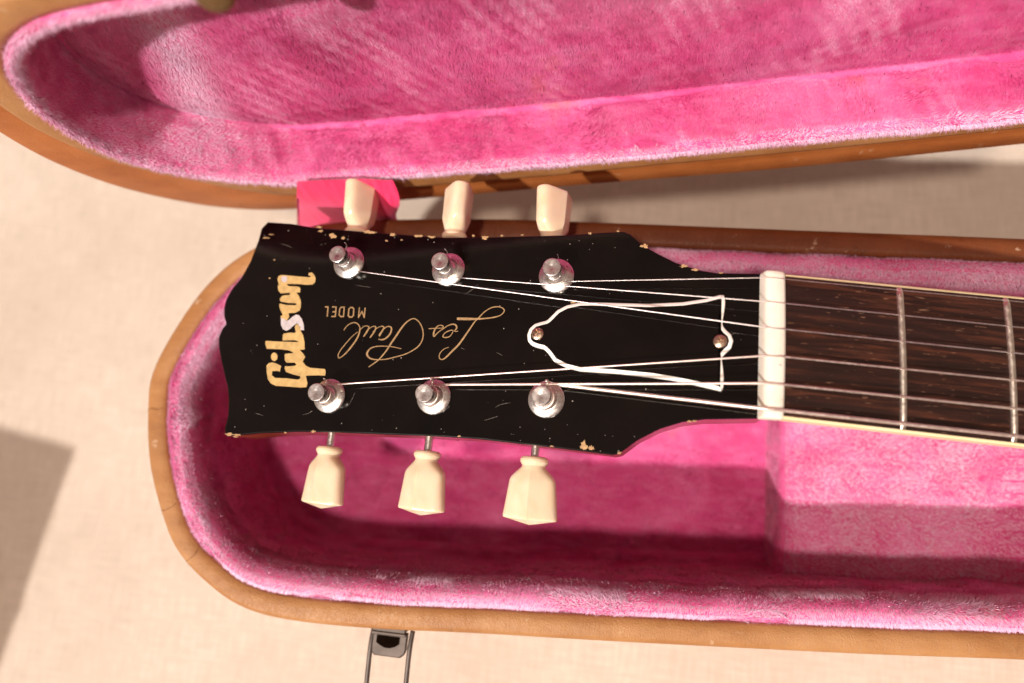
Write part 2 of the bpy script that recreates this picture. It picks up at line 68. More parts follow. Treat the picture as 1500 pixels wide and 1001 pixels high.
# ---------------------------------------------------------------- materials
class NT:
    def __init__(s, name):
        s.m = bpy.data.materials.new(name); s.m.use_nodes = True; s.t = s.m.node_tree; s.t.nodes.clear()
        s.out = s.n('ShaderNodeOutputMaterial'); s.b = s.n('ShaderNodeBsdfPrincipled'); s.l(s.b.outputs[0], s.out.inputs[0])
        s.tc = s.n('ShaderNodeTexCoord')
    def n(s, t, **k):
        x = s.t.nodes.new(t)
        for a, b in k.items(): setattr(x, a, b)
        return x
    def l(s, a, b): s.t.links.new(a, b)
    def mapping(s, scale=(1, 1, 1), rot=(0, 0, 0)):
        m = s.n('ShaderNodeMapping'); m.inputs['Scale'].default_value = scale; m.inputs['Rotation'].default_value = rot
        s.l(s.tc.outputs['Object'], m.inputs[0]); return m.outputs[0]
    def noise(s, scale, vec=None, detail=4, rough=.55, dist=0):
        x = s.n('ShaderNodeTexNoise'); x.inputs['Scale'].default_value = scale; x.inputs['Detail'].default_value = detail
        x.inputs['Roughness'].default_value = rough; x.inputs['Distortion'].default_value = dist
        s.l(vec if vec is not None else s.tc.outputs['Object'], x.inputs['Vector']); return x.outputs['Fac']
    def ramp(s, fac, stops, interp='LINEAR'):
        x = s.n('ShaderNodeValToRGB'); x.color_ramp.interpolation = interp
        e = x.color_ramp.elements
        while len(e) < len(stops): e.new(.5)
        for i, (p, c) in enumerate(stops):
            e[i].position = p; e[i].color = (*c, 1) if len(c) == 3 else c
        s.l(fac, x.inputs[0]); return x.outputs[0]
    def mix(s, fac, a, b, mode='MIX'):
        x = s.n('ShaderNodeMix', data_type='RGBA', blend_type=mode)
        for v, i in ((fac, 0), (a, 6), (b, 7)):
            if isinstance(v, (int, float)): x.inputs[i].default_value = v
            elif isinstance(v, tuple): x.inputs[i].default_value = (*v, 1)
            else: s.l(v, x.inputs[i])
        return x.outputs[2]
    def math(s, op, a, b=0.0):
        x = s.n('ShaderNodeMath', operation=op)
        for v, i in ((a, 0), (b, 1)):
            if isinstance(v, (int, float)): x.inputs[i].default_value = v
            else: s.l(v, x.inputs[i])
        return x.outputs[0]
    def bump(s, h, strength=.3, dist=.0002, normal=None):
        x = s.n('ShaderNodeBump'); x.inputs['Strength'].default_value = strength; x.inputs['Distance'].default_value = dist
        s.l(h, x.inputs['Height'])
        if normal is not None: s.l(normal, x.inputs['Normal'])
        s.l(x.outputs[0], s.b.inputs['Normal']); return x.outputs[0]
    def set(s, **k):
        for a, v in k.items():
            i = s.b.inputs[a.replace('_', ' ')]
            if isinstance(v, (int, float)): i.default_value = v
            elif isinstance(v, tuple): i.default_value = (*v, 1) if i.type == 'RGBA' else v
            else: s.l(v, i)
        return s

def m_cloth():
    k = NT('linen_cloth')
    warp = k.n('ShaderNodeTexWave', wave_type='BANDS', bands_direction='X'); warp.inputs['Scale'].default_value = 330
    weft = k.n('ShaderNodeTexWave', wave_type='BANDS', bands_direction='Y'); weft.inputs['Scale'].default_value = 300
    for x in (warp, weft):
        x.inputs['Distortion'].default_value = 2.2; x.inputs['Detail'].default_value = 2; x.inputs['Detail Scale'].default_value = 3
        k.l(k.mapping(), x.inputs[0])
    slub = k.noise(1, k.mapping((900, 60, 1)), 3); slub2 = k.noise(1, k.mapping((60, 900, 1)), 3)
    big = k.noise(14, detail=6)
    weave = k.math('MULTIPLY', warp.outputs['Fac'], weft.outputs['Fac'])
    a = k.math('ADD', k.math('MULTIPLY', slub, .5), k.math('MULTIPLY', slub2, .5))
    col = k.ramp(a, [(.30, (.49, .40, .325)), (.52, (.67, .56, .47)), (.70, (.79, .68, .585))])
    col = k.mix(k.math('MULTIPLY', k.ramp(big, [(.35, (0, 0, 0)), (.7, (1, 1, 1))]), .3), col, (.60, .50, .41))
    spots = k.ramp(k.noise(55, detail=3), [(.70, (0, 0, 0)), (.76, (1, 1, 1))])
    col = k.mix(k.math('MULTIPLY', spots, .35), col, (.42, .33, .26))
    gr = k.ramp(k.noise(420, detail=3, rough=.7), [(.70, (0, 0, 0)), (.75, (1, 1, 1))])
    col = k.mix(k.math('MULTIPLY', gr, .5), col, (.33, .25, .19))
    col = k.mix(k.math('MULTIPLY', k.ramp(k.noise(6, detail=5, rough=.6), [(.4, (0, 0, 0)), (.65, (1, 1, 1))]), .45), col, (.47, .37, .29))
    k.set(Base_Color=col, Roughness=.95, Sheen_Weight=.15)
    k.bump(k.math('ADD', k.math('MULTIPLY', weave, 1.2), a), .6, .0004); return k.m

def m_leatherette(name='tan_case_rim', tint=(1, 1, 1)):
    k = NT(name)
    st = k.noise(1, k.mapping((45, 160, 120), (0, 0, .08)), 5, .6)
    bl = k.noise(38, detail=5)
    peb = k.n('ShaderNodeTexVoronoi', feature='DISTANCE_TO_EDGE'); peb.inputs['Scale'].default_value = 1100; k.l(k.mapping(), peb.inputs['Vector'])
    wr = k.ramp(k.noise(1, k.mapping((320, 90, 90), (0, 0, .3)), 4, .6, 1.5), [(.47, (1, 1, 1)), (.50, (0, 0, 0)), (.53, (1, 1, 1))])
    t = lambda c: tuple(a * b for a, b in zip(c, tint))
    col = k.ramp(st, [(.3, t((.33, .145, .052))), (.5, t((.40, .185, .068))), (.72, t((.47, .235, .095)))])
    col = k.mix(k.ramp(bl, [(.42, (0, 0, 0)), (.68, (.5, .5, .5))]), col, t((.55, .30, .14)))
    sc = k.ramp(k.noise(1, k.mapping((140, 900, 140)), 2, .5), [(.72, (0, 0, 0)), (.75, (1, 1, 1))])
    col = k.mix(k.math('MULTIPLY', sc, .35), col, t((.18, .07, .03)))
    wear = k.ramp(k.noise(150, detail=5, rough=.7), [(.64, (0, 0, 0)), (.70, (1, 1, 1))])
    col = k.mix(k.math('MULTIPLY', wear, .45), col, (.62, .46, .31))
    dirt = k.ramp(k.noise(60, detail=6, rough=.75), [(.60, (0, 0, 0)), (.72, (1, 1, 1))])
    col = k.mix(k.math('MULTIPLY', dirt, .4), col, t((.16, .075, .035)))
    k.set(Base_Color=col, Roughness=.5, Specular_IOR_Level=.35)
    k.bump(k.math('ADD', k.math('MULTIPLY', wr, .4), k.math('MULTIPLY', peb.outputs['Distance'], 1.2)), .45, .0003); return k.m

def m_plush(name, blade=False):
    k = NT(name)
    a = k.noise(22, detail=5, rough=.6, dist=.6); b = k.noise(1, k.mapping((90, 260, 160)), 4)
    stain = k.noise(17, detail=6, rough=.7)
    col = k.ramp(a, [(.28, (.47, .020, .13)), (.5, (.62, .062, .23)), (.74, (.73, .17, .39))])
    col = k.mix(k.math('MULTIPLY', k.ramp(b, [(.45, (0, 0, 0)), (.75, (1, 1, 1))]), .35), col, (.84, .33, .58))
    col = k.mix(k.ramp(stain, [(.63, (0, 0, 0)), (.70, (.45, .45, .45))]), col, (.70, .17, .09))
    if blade:
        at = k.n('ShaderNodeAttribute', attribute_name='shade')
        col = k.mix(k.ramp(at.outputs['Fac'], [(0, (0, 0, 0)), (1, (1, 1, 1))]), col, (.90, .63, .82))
        k.set(Base_Color=col, Roughness=.42, Sheen_Weight=.9, Sheen_Roughness=.4, Sheen_Tint=(1, .66, .84), Specular_IOR_Level=.35)
        tr = k.n('ShaderNodeBsdfTranslucent'); k.l(col, tr.inputs[0])
        mx = k.n('ShaderNodeMixShader'); mx.inputs[0].default_value = .15
        k.l(k.b.outputs[0], mx.inputs[1]); k.l(tr.outputs[0], mx.inputs[2]); k.l(mx.outputs[0], k.out.inputs[0])
    else:
        k.set(Base_Color=col, Roughness=.9, Sheen_Weight=.3, Sheen_Tint=(1, .6, .8))
        k.bump(k.noise(900, detail=3), .6, .0006)
    return k.m

def m_lacquer():
    k = NT('black_lacquer')
    sc = k.noise(1, k.mapping((120, 2600, 120), (0, 0, .1)), 3, .6)
    sm = k.noise(45, detail=5)
    rough = k.ramp(sm, [(.3, (.06, .06, .06)), (.7, (.12, .12, .12))])
    col = k.ramp(sm, [(.3, (.0008, .0006, .0006)), (.7, (.004, .0025, .0018))])
    k.set(Base_Color=col, Roughness=rough, Coat_Weight=.15, Coat_Roughness=.04, Specular_IOR_Level=.3)
    k.bump(k.math('ADD', sc, k.noise(30, detail=2)), .025, .0002); return k.m

def m_metal(name, col, rough, sc=900):
    k = NT(name)
    n = k.noise(sc, detail=3)
    c = k.mix(k.ramp(k.noise(250, detail=3), [(.45, (0, 0, 0)), (.7, (.5, .5, .5))]), col, tuple(x * .72 for x in col))
    k.set(Base_Color=c, Metallic=1.0, Roughness=k.ramp(n, [(.3, (rough * .75,) * 3), (.7, (rough * 1.3,) * 3)]))
    k.bump(n, .06, .0001); return k.m

def m_rosewood():
    k = NT('rosewood')
    g = k.noise(1, k.mapping((14, 620, 200)), 6, .62, .4)
    g2 = k.noise(1, k.mapping((8, 160, 60)), 4)
    por = k.noise(1, k.mapping((170, 2100, 900)), 3, .5)
    col = k.ramp(g, [(.3, (.008, .0035, .003)), (.5, (.024, .009, .006)), (.68, (.085, .026, .013))])
    col = k.mix(k.ramp(g2, [(.4, (0, 0, 0)), (.65, (.75, .75, .75))]), col, (.020, .009, .008))
    p = k.ramp(por, [(.66, (0, 0, 0)), (.72, (1, 1, 1))])
    col = k.mix(k.math('MULTIPLY', p, .55), col, (.30, .15, .085))
    k.set(Base_Color=col, Roughness=.4, Specular_IOR_Level=.28)
    k.bump(k.math('SUBTRACT', g, k.math('MULTIPLY', p, .6)), .35, .0002); return k.m

def m_mahogany():
    k = NT('cherry_mahogany')
    g = k.noise(1, k.mapping((25, 500, 300)), 5)
    k.set(Base_Color=k.ramp(g, [(.3, (.20, .035, .012)), (.7, (.36, .085, .03))]), Roughness=.25, Coat_Weight=.5, Coat_Roughness=.1)
    return k.m

def m_plastic(name, c1, c2, rough=.3, sub=.25, sc=60):
    k = NT(name)
    n = k.noise(sc, detail=5, dist=.5)
    col = k.ramp(n, [(.3, c1), (.7, c2)])
    sp = k.ramp(k.noise(420, detail=2), [(.72, (0, 0, 0)), (.76, (.6, .6, .6))])
    col = k.mix(sp, col, tuple(x * .45 for x in c1))
    k.set(Base_Color=col, Roughness=rough, Subsurface_Weight=sub, Subsurface_Scale=.002, Subsurface_Radius=(1.0, .55, .3))
    k.bump(n, .08, .0003); return k.m

def m_flat(name, c, rough=.5, metal=0.0, var=.2, sc=300):
    k = NT(name)
    n = k.noise(sc, detail=3)
    k.set(Base_Color=k.ramp(n, [(.3, tuple(x * (1 - var) for x in c)), (.7, tuple(min(1, x * (1 + var)) for x in c))]), Roughness=rough, Metallic=metal)
    return k.m

def m_satin():
    k = NT('hot_pink_satin')
    g = k.noise(1, k.mapping((500, 60, 60)), 3)
    k.set(Base_Color=k.ramp(g, [(.3, (.82, .02, .09)), (.7, (.93, .06, .18))]), Roughness=.42, Sheen_Weight=.4, Sheen_Tint=(1, .4, .7), Anisotropic=.5)
    k.bump(g, .15, .0002); return k.m

MC = m_cloth(); MRIM = m_leatherette('tan_case_rim', (.86, .82, .74)); MRIM2 = m_leatherette('tan_case_side', (.92, .60, .38)); MSHADEJOINT = m_leatherette('dark_rim_shade_and_joint', (.34, .19, .13)); MPL = m_plush('pink_plush_backing'); MPB = m_plush('pink_plush_pile', True)  # the darkest rim tint paints hinge-side shade; the covering joints share it
MLAC = m_lacquer(); MNICK = m_metal('polished_nickel', (.86, .81, .78), .30); MNICKS = m_metal('satin_nickel', (.78, .74, .70), .30)
MSCR = m_metal('aged_screw_metal', (.55, .40, .30), .32); MSTR = m_metal('plain_steel_string', (.86, .79, .77), .38)
MWND = m_metal('wound_nickel_string', (.93, .80, .73), .44); MFRET = m_metal('fret_wire', (.86, .79, .68), .36)
MROSE = m_rosewood(); MMAH = m_mahogany()
MBTN = m_plastic('yellowed_ivory_plastic', (.68, .50, .325), (.82, .69, .53), .22, .65, 55)
MNUT = m_plastic('bone_white_nylon', (.74, .66, .55), (.82, .76, .67), .33, .25, 90)
MBIND = m_plastic('cream_binding', (.78, .62, .34), (.84, .70, .44), .35, .15, 60)
MWHT = m_plastic('aged_white_plastic', (.82, .76, .70), (.88, .83, .77), .4, .0, 60)
MGOLD = m_flat('mother_of_pearl_gold', (.50, .33, .13), .38, .0, .18, 500)
MPEARL = m_flat('pale_pearl', (.50, .44, .44), .25, .0, .15, 500)
MSILK = m_flat('gold_silkscreen', (.33, .20, .09), .45, .0, .25, 900)
MCHIP = m_flat('bare_wood_chip', (.44, .26, .12), .7, 0, .3, 700)
MDUST = m_flat('dust_and_scratches', (.30, .25, .22), .6, 0, .4, 900)
MDARK = m_flat('hollow_shade_black', (.006, .003, .002), 1.0); MDARK.node_tree.nodes['Principled BSDF'].inputs['Specular IOR Level'].default_value = 0
MSAT = m_satin()
MLATCH = m_flat('tarnished_latch_metal', (.09, .07, .06), .5, .5, .25, 200)
MCASTERBOX = m_flat('shadow_caster_brown', (.38, .25, .14), .8, 0, .1, 30)
MBRASS = m_metal('dull_brass_knob', (.28, .18, .085), .55)

# ---------------------------------------------------------------- object helpers
def link(o, parent=None):
    C.objects.link(o)
    if parent is not None: o.parent = parent
    return o
def wloc(o):
    v = Vector((0, 0, 0))
    while o is not None: v += o.location; o = o.parent
    return v
XF = np.eye(3)        # the guitar lies pitched up by ten degrees in its case
def mesh_obj(name, V, F, mat, parent=None, smooth=True, sharp=None, origin=None, kind=None, label=None):
    """V in mm, world axes with Z counted from the fingerboard face."""
    V = np.asarray(V, float) @ XF.T * S; V[:, 2] += ZG * S
    pl = wloc(parent) if parent is not None else Vector((0, 0, 0))
    if origin is None: og = np.array(V.mean(0)) if parent is not None else np.array((0, 0, 0.))
    else: og = np.array((origin[0] * S, origin[1] * S, (origin[2] + ZG) * S))
    me = bpy.data.meshes.new(name); me.from_pydata((V - og).tolist(), [], [list(f) for f in F]); me.update()
    me.materials.append(mat)
    if smooth:
        me.polygons.foreach_set('use_smooth', [True] * len(me.polygons))
        if sharp is not None:
            me.set_sharp_from_angle(angle=R_(sharp))
    o = bpy.data.objects.new(name, me); link(o, parent); o.location = Vector(og) - pl
    if kind: o['kind'] = kind
    if label: o['label'] = label
    return o
def empty(name, loc, parent=None, label=None, cat=None, group=None):
    o = bpy.data.objects.new(name, None); o.empty_display_size = .01; link(o, parent)
    pl = wloc(parent) if parent is not None else Vector((0, 0, 0)); loc = XF @ np.array(loc, float)
    o.location = Vector((loc[0] * S, loc[1] * S, (loc[2] + ZG) * S)) - pl
    if label: o['label'] = label
    if cat: o['category'] = cat
    if group: o['group'] = group
    return o

def catmull(P, n, closed=True):
    P = np.asarray(P, float); N = len(P); out = []
    segs = N if closed else N - 1
    for i in range(segs):
        if closed: a, b, c, d = P[(i - 1) % N], P[i], P[(i + 1) % N], P[(i + 2) % N]
        else: a, b, c, d = P[max(i - 1, 0)], P[i], P[i + 1], P[min(i + 2, N - 1)]
        for k in range(n):
            t = k / n
            out.append(.5 * ((2 * b) + (-a + c) * t + (2 * a - 5 * b + 4 * c - d) * t * t + (-a + 3 * b - 3 * c + d) * t ** 3))
    if not closed: out.append(P[-1])
    return np.array(out)
def resample(P, n, closed=True):
    P = np.asarray(P, float)
    Q = np.vstack([P, P[:1]]) if closed else P
    d = np.r_[0, np.cumsum(np.linalg.norm(np.diff(Q, axis=0), axis=1))]
    t = np.linspace(0, d[-1], n + 1)[:-1] if closed else np.linspace(0, d[-1], n)
    return np.stack([np.interp(t, d, Q[:, i]) for i in range(Q.shape[1])], 1)
def area2(P): x, y = P[:, 0], P[:, 1]; return (x * np.roll(y, -1) - np.roll(x, -1) * y).sum() / 2
def normals2(P):           # inward normals
    d = np.roll(P, -1, 0) - np.roll(P, 1, 0); d /= np.linalg.norm(d, axis=1)[:, None] + 1e-9
    n = np.stack([-d[:, 1], d[:, 0]], 1)
    return n if area2(P) > 0 else -n
def loops_mesh(loops, cap0=False, cap1=False):
    n = len(loops[0]); V = np.vstack(loops); F = []
    for i in range(len(loops) - 1):
        for j in range(n):
            k = (j + 1) % n
            F.append((i * n + j, i * n + k, (i + 1) * n + k, (i + 1) * n + j))
    if cap0: F.append(tuple(range(n))[::-1])
    if cap1: F.append(tuple((len(loops) - 1) * n + j for j in range(n)))
    return V, F
def tube(path, rad, sides=8, caps=True):
    path = np.asarray(path, float); n = len(path); rad = np.broadcast_to(rad, (n,))
    T = np.gradient(path, axis=0); T /= np.linalg.norm(T, axis=1)[:, None] + 1e-12
    u = np.cross(T[0], [0, 0, 1.0]);
    if np.linalg.norm(u) < 1e-3: u = np.cross(T[0], [0, 1.0, 0])
    u /= np.linalg.norm(u); V = []; a = np.linspace(0, 2 * np.pi, sides + 1)[:-1]
    for i in range(n):
        u = u - T[i] * (u @ T[i]); u /= np.linalg.norm(u); v = np.cross(T[i], u)
        V.append(path[i] + rad[i] * (np.cos(a)[:, None] * u + np.sin(a)[:, None] * v))
    return loops_mesh(V, caps, caps)
def merge(parts):
    V = []; F = []; o = 0
    for v, f in parts:
        V.append(np.asarray(v, float)); F += [tuple(i + o for i in q) for q in f]; o += len(v)
    return np.vstack(V), F
def box(x0, x1, y0, y1, z0, z1, b=0.0):
    P = np.array([(x, y, z) for z in (z0, z1) for x, y in ((x0, y0), (x1, y0), (x1, y1), (x0, y1))], float)
    if b <= 0: return P, [(3, 2, 1, 0), (4, 5, 6, 7), (0, 1, 5, 4), (1, 2, 6, 5), (2, 3, 7, 6), (3, 0, 4, 7)]
    L = []
    for z, i in ((z0, b), (z0 + b, 0), (z1 - b, 0), (z1, b)):
        L.append(np.array([(x0 + i + b * c0, y0 + i + b * c1, z) if False else (x, y, z) for x, y in
            ((x0 + i + b, y0 + i), (x1 - i - b, y0 + i), (x1 - i, y0 + i + b), (x1 - i, y1 - i - b), (x1 - i - b, y1 - i), (x0 + i + b, y1 - i), (x0 + i, y1 - i - b), (x0 + i, y0 + i + b))]))
    return loops_mesh(L, True, True)

# headstock plane: tilted 17 degrees down from the nut
HT = R_(17); HO = np.array([-5, 0, -3.5]); HX = np.array([math.cos(HT), 0, math.sin(HT)]); HZ = np.array([-math.sin(HT), 0, math.cos(HT)]); HY = np.array([0, 1.0, 0])
def H(x, y, z=0.0): return HO + HX * x + HY * y + HZ * z
def Hs(P, z): P = np.asarray(P, float); return HO + P[:, :1] * HX + P[:, 1:2] * HY + HZ * z

# ================================================================ SETTING: the cloth
N = 90; xs = np.concatenate([np.linspace(-2500, -420, 8), np.linspace(-400, 400, N), np.linspace(420, 2500, 8)]); V = []
for y in xs:
    for x in xs:
        z = -ZG
        if abs(x) < 401 and abs(y) < 401: z += .8 * noise.noise(Vector((x * .012, y * .02, 0))) + .25 * noise.noise(Vector((x * .05, y * .05, 3)))
        V.append((x, y, z))
nn_ = len(xs); F = [(j * nn_ + i, j * nn_ + i + 1, (j + 1) * nn_ + i + 1, (j + 1) * nn_ + i) for j in range(nn_ - 1) for i in range(nn_ - 1)]
g = mesh_obj('ground', V, F, MC); g['kind'] = 'structure'

# ================================================================ PLUSH PILE
def pile(name, V, F, parent, density, length, width, lift=.45, seed=1, naps=(0.02, 0.035), mean=(1, .3), shade_bias=0.0, keep=None, pale=None, amp=1.1):
    """a pile of short tapering fibres rooted on the given surface (V mm, F quads or tris)"""
    rg = np.random.RandomState(seed); V = np.asarray(V, float); T = []
    for f in F:
        for i in range(1, len(f) - 1): T.append((f[0], f[i], f[i + 1]))
    T = np.array(T); A, B, Cc = V[T[:, 0]], V[T[:, 1]], V[T[:, 2]]
    nr = np.cross(B - A, Cc - A); ar = np.linalg.norm(nr, axis=1) / 2
    if keep is not None:
        ct = (A + B + Cc) / 3; ar = ar * keep(ct)
    ok = ar > 1e-6; T, A, B, Cc, nr, ar = T[ok], A[ok], B[ok], Cc[ok], nr[ok], ar[ok]
    # smooth vertex normals
    vn = np.zeros_like(V)
    for k in range(3): np.add.at(vn, T[:, k], nr)
    vn /= np.linalg.norm(vn, axis=1)[:, None] + 1e-12
    n = int(ar.sum() * density); idx = rg.choice(len(T), n, p=ar / ar.sum())
    u = rg.rand(n, 1); v = rg.rand(n, 1); fl = (u + v) > 1; u = np.where(fl, 1 - u, u); v = np.where(fl, 1 - v, v)
    P = A[idx] + u * (B[idx] - A[idx]) + v * (Cc[idx] - A[idx])
    Nn = (1 - u - v) * vn[T[idx, 0]] + u * vn[T[idx, 1]] + v * vn[T[idx, 2]]; Nn /= np.linalg.norm(Nn, axis=1)[:, None] + 1e-12
    def fld(P, k, s):
        r2 = np.random.RandomState(s); o = np.zeros(len(P))
        for i in range(7):
            d = r2.normal(size=3) * k * (1 + i * .75); o += np.sin(P @ d + r2.rand() * 6.28 + .8 * np.sin(P @ (r2.normal(size=3) * k * 1.7))) / (1 + i * .35)
        return o / 2.6
    f1, f2, f3 = fld(P, naps[0], seed + 10), fld(P, naps[1], seed + 20), fld(P, naps[1] * 2.3, seed + 30)
    td = np.stack([mean[0] + f1 * amp, mean[1] + f2 * amp, (mean[2] if len(mean) > 2 else 0) + f3 * amp * .7], 1)
    td -= Nn * (td * Nn).sum(1)[:, None]; td /= np.linalg.norm(td, axis=1)[:, None] + 1e-9
    tl = lift + .30 * f3 + .12 * rg.normal(size=n); tl = np.clip(tl, .05, 1.15)[:, None]
    D = Nn * np.cos(tl) + td * np.sin(tl) + rg.normal(size=(n, 3)) * .13; D /= np.linalg.norm(D, axis=1)[:, None]
    Ln = (length * (.7 + .6 * rg.rand(n)))[:, None]
    W = np.cross(D, Nn + rg.normal(size=(n, 3)) * .35); W /= np.linalg.norm(W, axis=1)[:, None] + 1e-9; W *= (width * (.6 + .8 * rg.rand(n)))[:, None] / 2
    base = P - Nn * .3
    bend = td * .25 * Ln
    VV = np.empty((n, 3, 3)); VV[:, 0] = base - W; VV[:, 1] = base + W; VV[:, 2] = base + D * Ln + bend * .5
    VV = VV.reshape(-1, 3) * S; VV[:, 2] += ZG * S
    og = VV.mean(0)
    me = bpy.data.meshes.new(name); me.vertices.add(3 * n); me.vertices.foreach_set('co', (VV - og).ravel())
    me.loops.add(3 * n); me.loops.foreach_set('vertex_index', np.arange(3 * n, dtype=np.int32))
    me.polygons.add(n); me.polygons.foreach_set('loop_start', np.arange(0, 3 * n, 3, dtype=np.int32))
    me.polygons.foreach_set('use_smooth', np.ones(n, bool)); me.update()
    # soft shading normals: surface normal leaning along the fibre
    sn = Nn * .85 - td * .38 + D * .08 + rg.normal(size=(n, 3)) * .10; sn /= np.linalg.norm(sn, axis=1)[:, None]
    me.normals_split_custom_set_from_vertices(np.repeat(sn, 3, axis=0).tolist())
    at = me.attributes.new('shade', 'FLOAT', 'POINT')
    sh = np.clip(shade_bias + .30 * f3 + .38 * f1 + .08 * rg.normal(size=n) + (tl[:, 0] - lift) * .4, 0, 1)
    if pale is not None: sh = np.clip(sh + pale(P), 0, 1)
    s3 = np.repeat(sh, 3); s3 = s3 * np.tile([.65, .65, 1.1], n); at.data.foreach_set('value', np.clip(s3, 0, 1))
    me.materials.append(MPB)
    o = bpy.data.objects.new(name, me); link(o, parent); o.location = Vector(og) - wloc(parent); o['kind'] = 'stuff'
    return o

# ================================================================ THE CASE
case = empty('guitar_case', (0, 0, -157), label='open tan guitar case lined with pink plush, lid tilted up behind the guitar', cat='guitar case')
low = catmull([(200, -78), (150, -81.5), (86.5, -85.5), (37.4, -89.4), (-41.1, -94.6), (-87.4, -97.3), (-124.7, -99.9), (-156.1, -100.5), (-174.6, -97.9), (-189, -91.2), (-201, -82.4), (-209.2, -71.4), (-218.9, -52.1), (-224.2, -31.7), (-225.3, -16.9), (-219, 2), (-209, 20.5), (-195.5, 34), (-176, 43.5), (-150, 48.5), (-100, 51.7), (-49.9, 52.5), (20, 53), (94.5, 53.6), (200, 54)], 10, False)
low = resample(low, 260, False)
low = np.vstack([low, resample([(200, 54), (200, -78)], 30, False)[1:-1]])
NI = normals2(low)
def ring(off, z, wob=0.0, seed=0):
    P = low + NI * off
    zz = np.full(len(P), float(z))
    if wob:
        for i, p in enumerate(P):
            zz[i] += wob * noise.noise(Vector((p[0] * .05, p[1] * .05, seed)))
            P[i] += NI[i] * wob * noise.noise(Vector((p[0] * .06, p[1] * .06, seed + 9)))
    return np.column_stack([P, zz])
body = empty('case_body', (0, 0, -157), case)
RZ = -46.0
V, F = loops_mesh([ring(6, -156.5), ring(2, -157.4), ring(.3, -155), ring(0, -148), ring(0, -90), ring(.1, RZ - 3.6), ring(.45, RZ - 2), ring(1.5, RZ - 1.2)])
mesh_obj('outer_wall', V, F, MRIM2, body)
V, F = loops_mesh([ring(-.9, RZ - 8), ring(-1.25, RZ - 5), ring(-1.0, RZ - 2), ring(-.3, RZ - .5), ring(1.2, RZ, .25), ring(4, RZ + .2, .2), ring(6.4, RZ, .2), ring(7.4, RZ - 1), ring(7.5, RZ - 7)])
mesh_obj('wooden_rim', V, F, MRIM, body)
# dark strip laid along the hinge side of the rim to paint its shade
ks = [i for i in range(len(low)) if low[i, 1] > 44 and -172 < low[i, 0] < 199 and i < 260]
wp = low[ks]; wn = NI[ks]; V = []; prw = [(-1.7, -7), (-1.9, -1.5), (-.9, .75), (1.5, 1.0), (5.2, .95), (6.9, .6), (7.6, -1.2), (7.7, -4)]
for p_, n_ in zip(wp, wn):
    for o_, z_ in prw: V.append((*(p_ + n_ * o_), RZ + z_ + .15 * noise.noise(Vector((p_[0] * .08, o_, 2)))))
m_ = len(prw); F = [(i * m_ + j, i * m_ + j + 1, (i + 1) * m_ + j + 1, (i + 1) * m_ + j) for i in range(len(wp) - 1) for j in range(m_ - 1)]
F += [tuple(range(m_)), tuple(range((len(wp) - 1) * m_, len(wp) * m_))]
mesh_obj('hinge_shade_strip', V, F, MSHADEJOINT, body)
# joints where the rim covering is pieced together on the curve
for tx, ty in ((-224.2, -31.7), (-210, -70.5), (-198, -85)):
    i = int(np.argmin(np.linalg.norm(low - np.array([tx, ty]), axis=1))); p_, n_ = low[i], NI[i]; tg = np.array([-n_[1], n_[0]]); V = []
    for k_, (o_, z_) in enumerate([(-1.35, -4), (-1.1, -1.4), (-.3, -.25), (1.2, .2), (4, .42), (6.3, .22)]):
        j_ = .5 * math.sin(k_ * 2.1 + tx); V += [(*(p_ + n_ * o_ + tg * (j_ - .09)), RZ + z_ + .08), (*(p_ + n_ * o_ + tg * (j_ + .09)), RZ + z_ + .08)]
    mesh_obj('covering_joint', V, [(2 * a_, 2 * a_ + 1, 2 * a_ + 3, 2 * a_ + 2) for a_ in range(5)], MSHADEJOINT, body)
# lining of the body: padded lip, wall and well floor
FZ = -106
rings = [ring(7.2, RZ - 5, 0), ring(7.4, RZ - 1.5, .5), ring(9.2, RZ + .8, .7), ring(12.4, RZ + 1.0, .9), ring(15.4, RZ - 1.2, 1.0), ring(17.2, RZ - 6, 1.1), ring(17.6, RZ - 15, 1.4), ring(17.8, -80, 1.6), ring(18.6, -94, 1.4), ring(20.0, -102, 1.0), ring(25, FZ, .6)]
last = rings[-1]
mid = last.copy(); mid[:, 0] = np.clip(mid[:, 0], -165, 190); mid[:, 1] = -24
for t_ in (.3, .65, 1.0):
    q = last * (1 - t_) + mid * t_; q[:, 2] = FZ; rings.append(q)
V, F = loops_mesh(rings)
F = [f[::-1] for f in F] if area2(low) < 0 else F
lin = mesh_obj('plush_lining', V, F, MPL, body)
pile('plush_pile', V, F, lin, 6.0, 1.4, .30, .95, 3, (.02, .045), (.2, -.4), .02, keep=lambda c: ((c[:, 0] < 125) & ((c[:, 0] < 32) | (c[:, 2] > -92))).astype(float) * np.where(c[:, 2] > -66, 2.0, .9), pale=lambda P: 1.05 * np.clip((P[:, 2] - (RZ - 9)) / 7, 0, 1) - .12)  # sheen on the padded lip is painted in with paler fibres
pile('lip_fuzz', V, F, lin, 3.0, 1.3, .22, .6, 13, (.05, .1), (.2, -.2), .5, amp=1.2, keep=lambda c: ((c[:, 0] < 125) & (c[:, 2] > RZ - 2)).astype(float), pale=lambda P: .3)
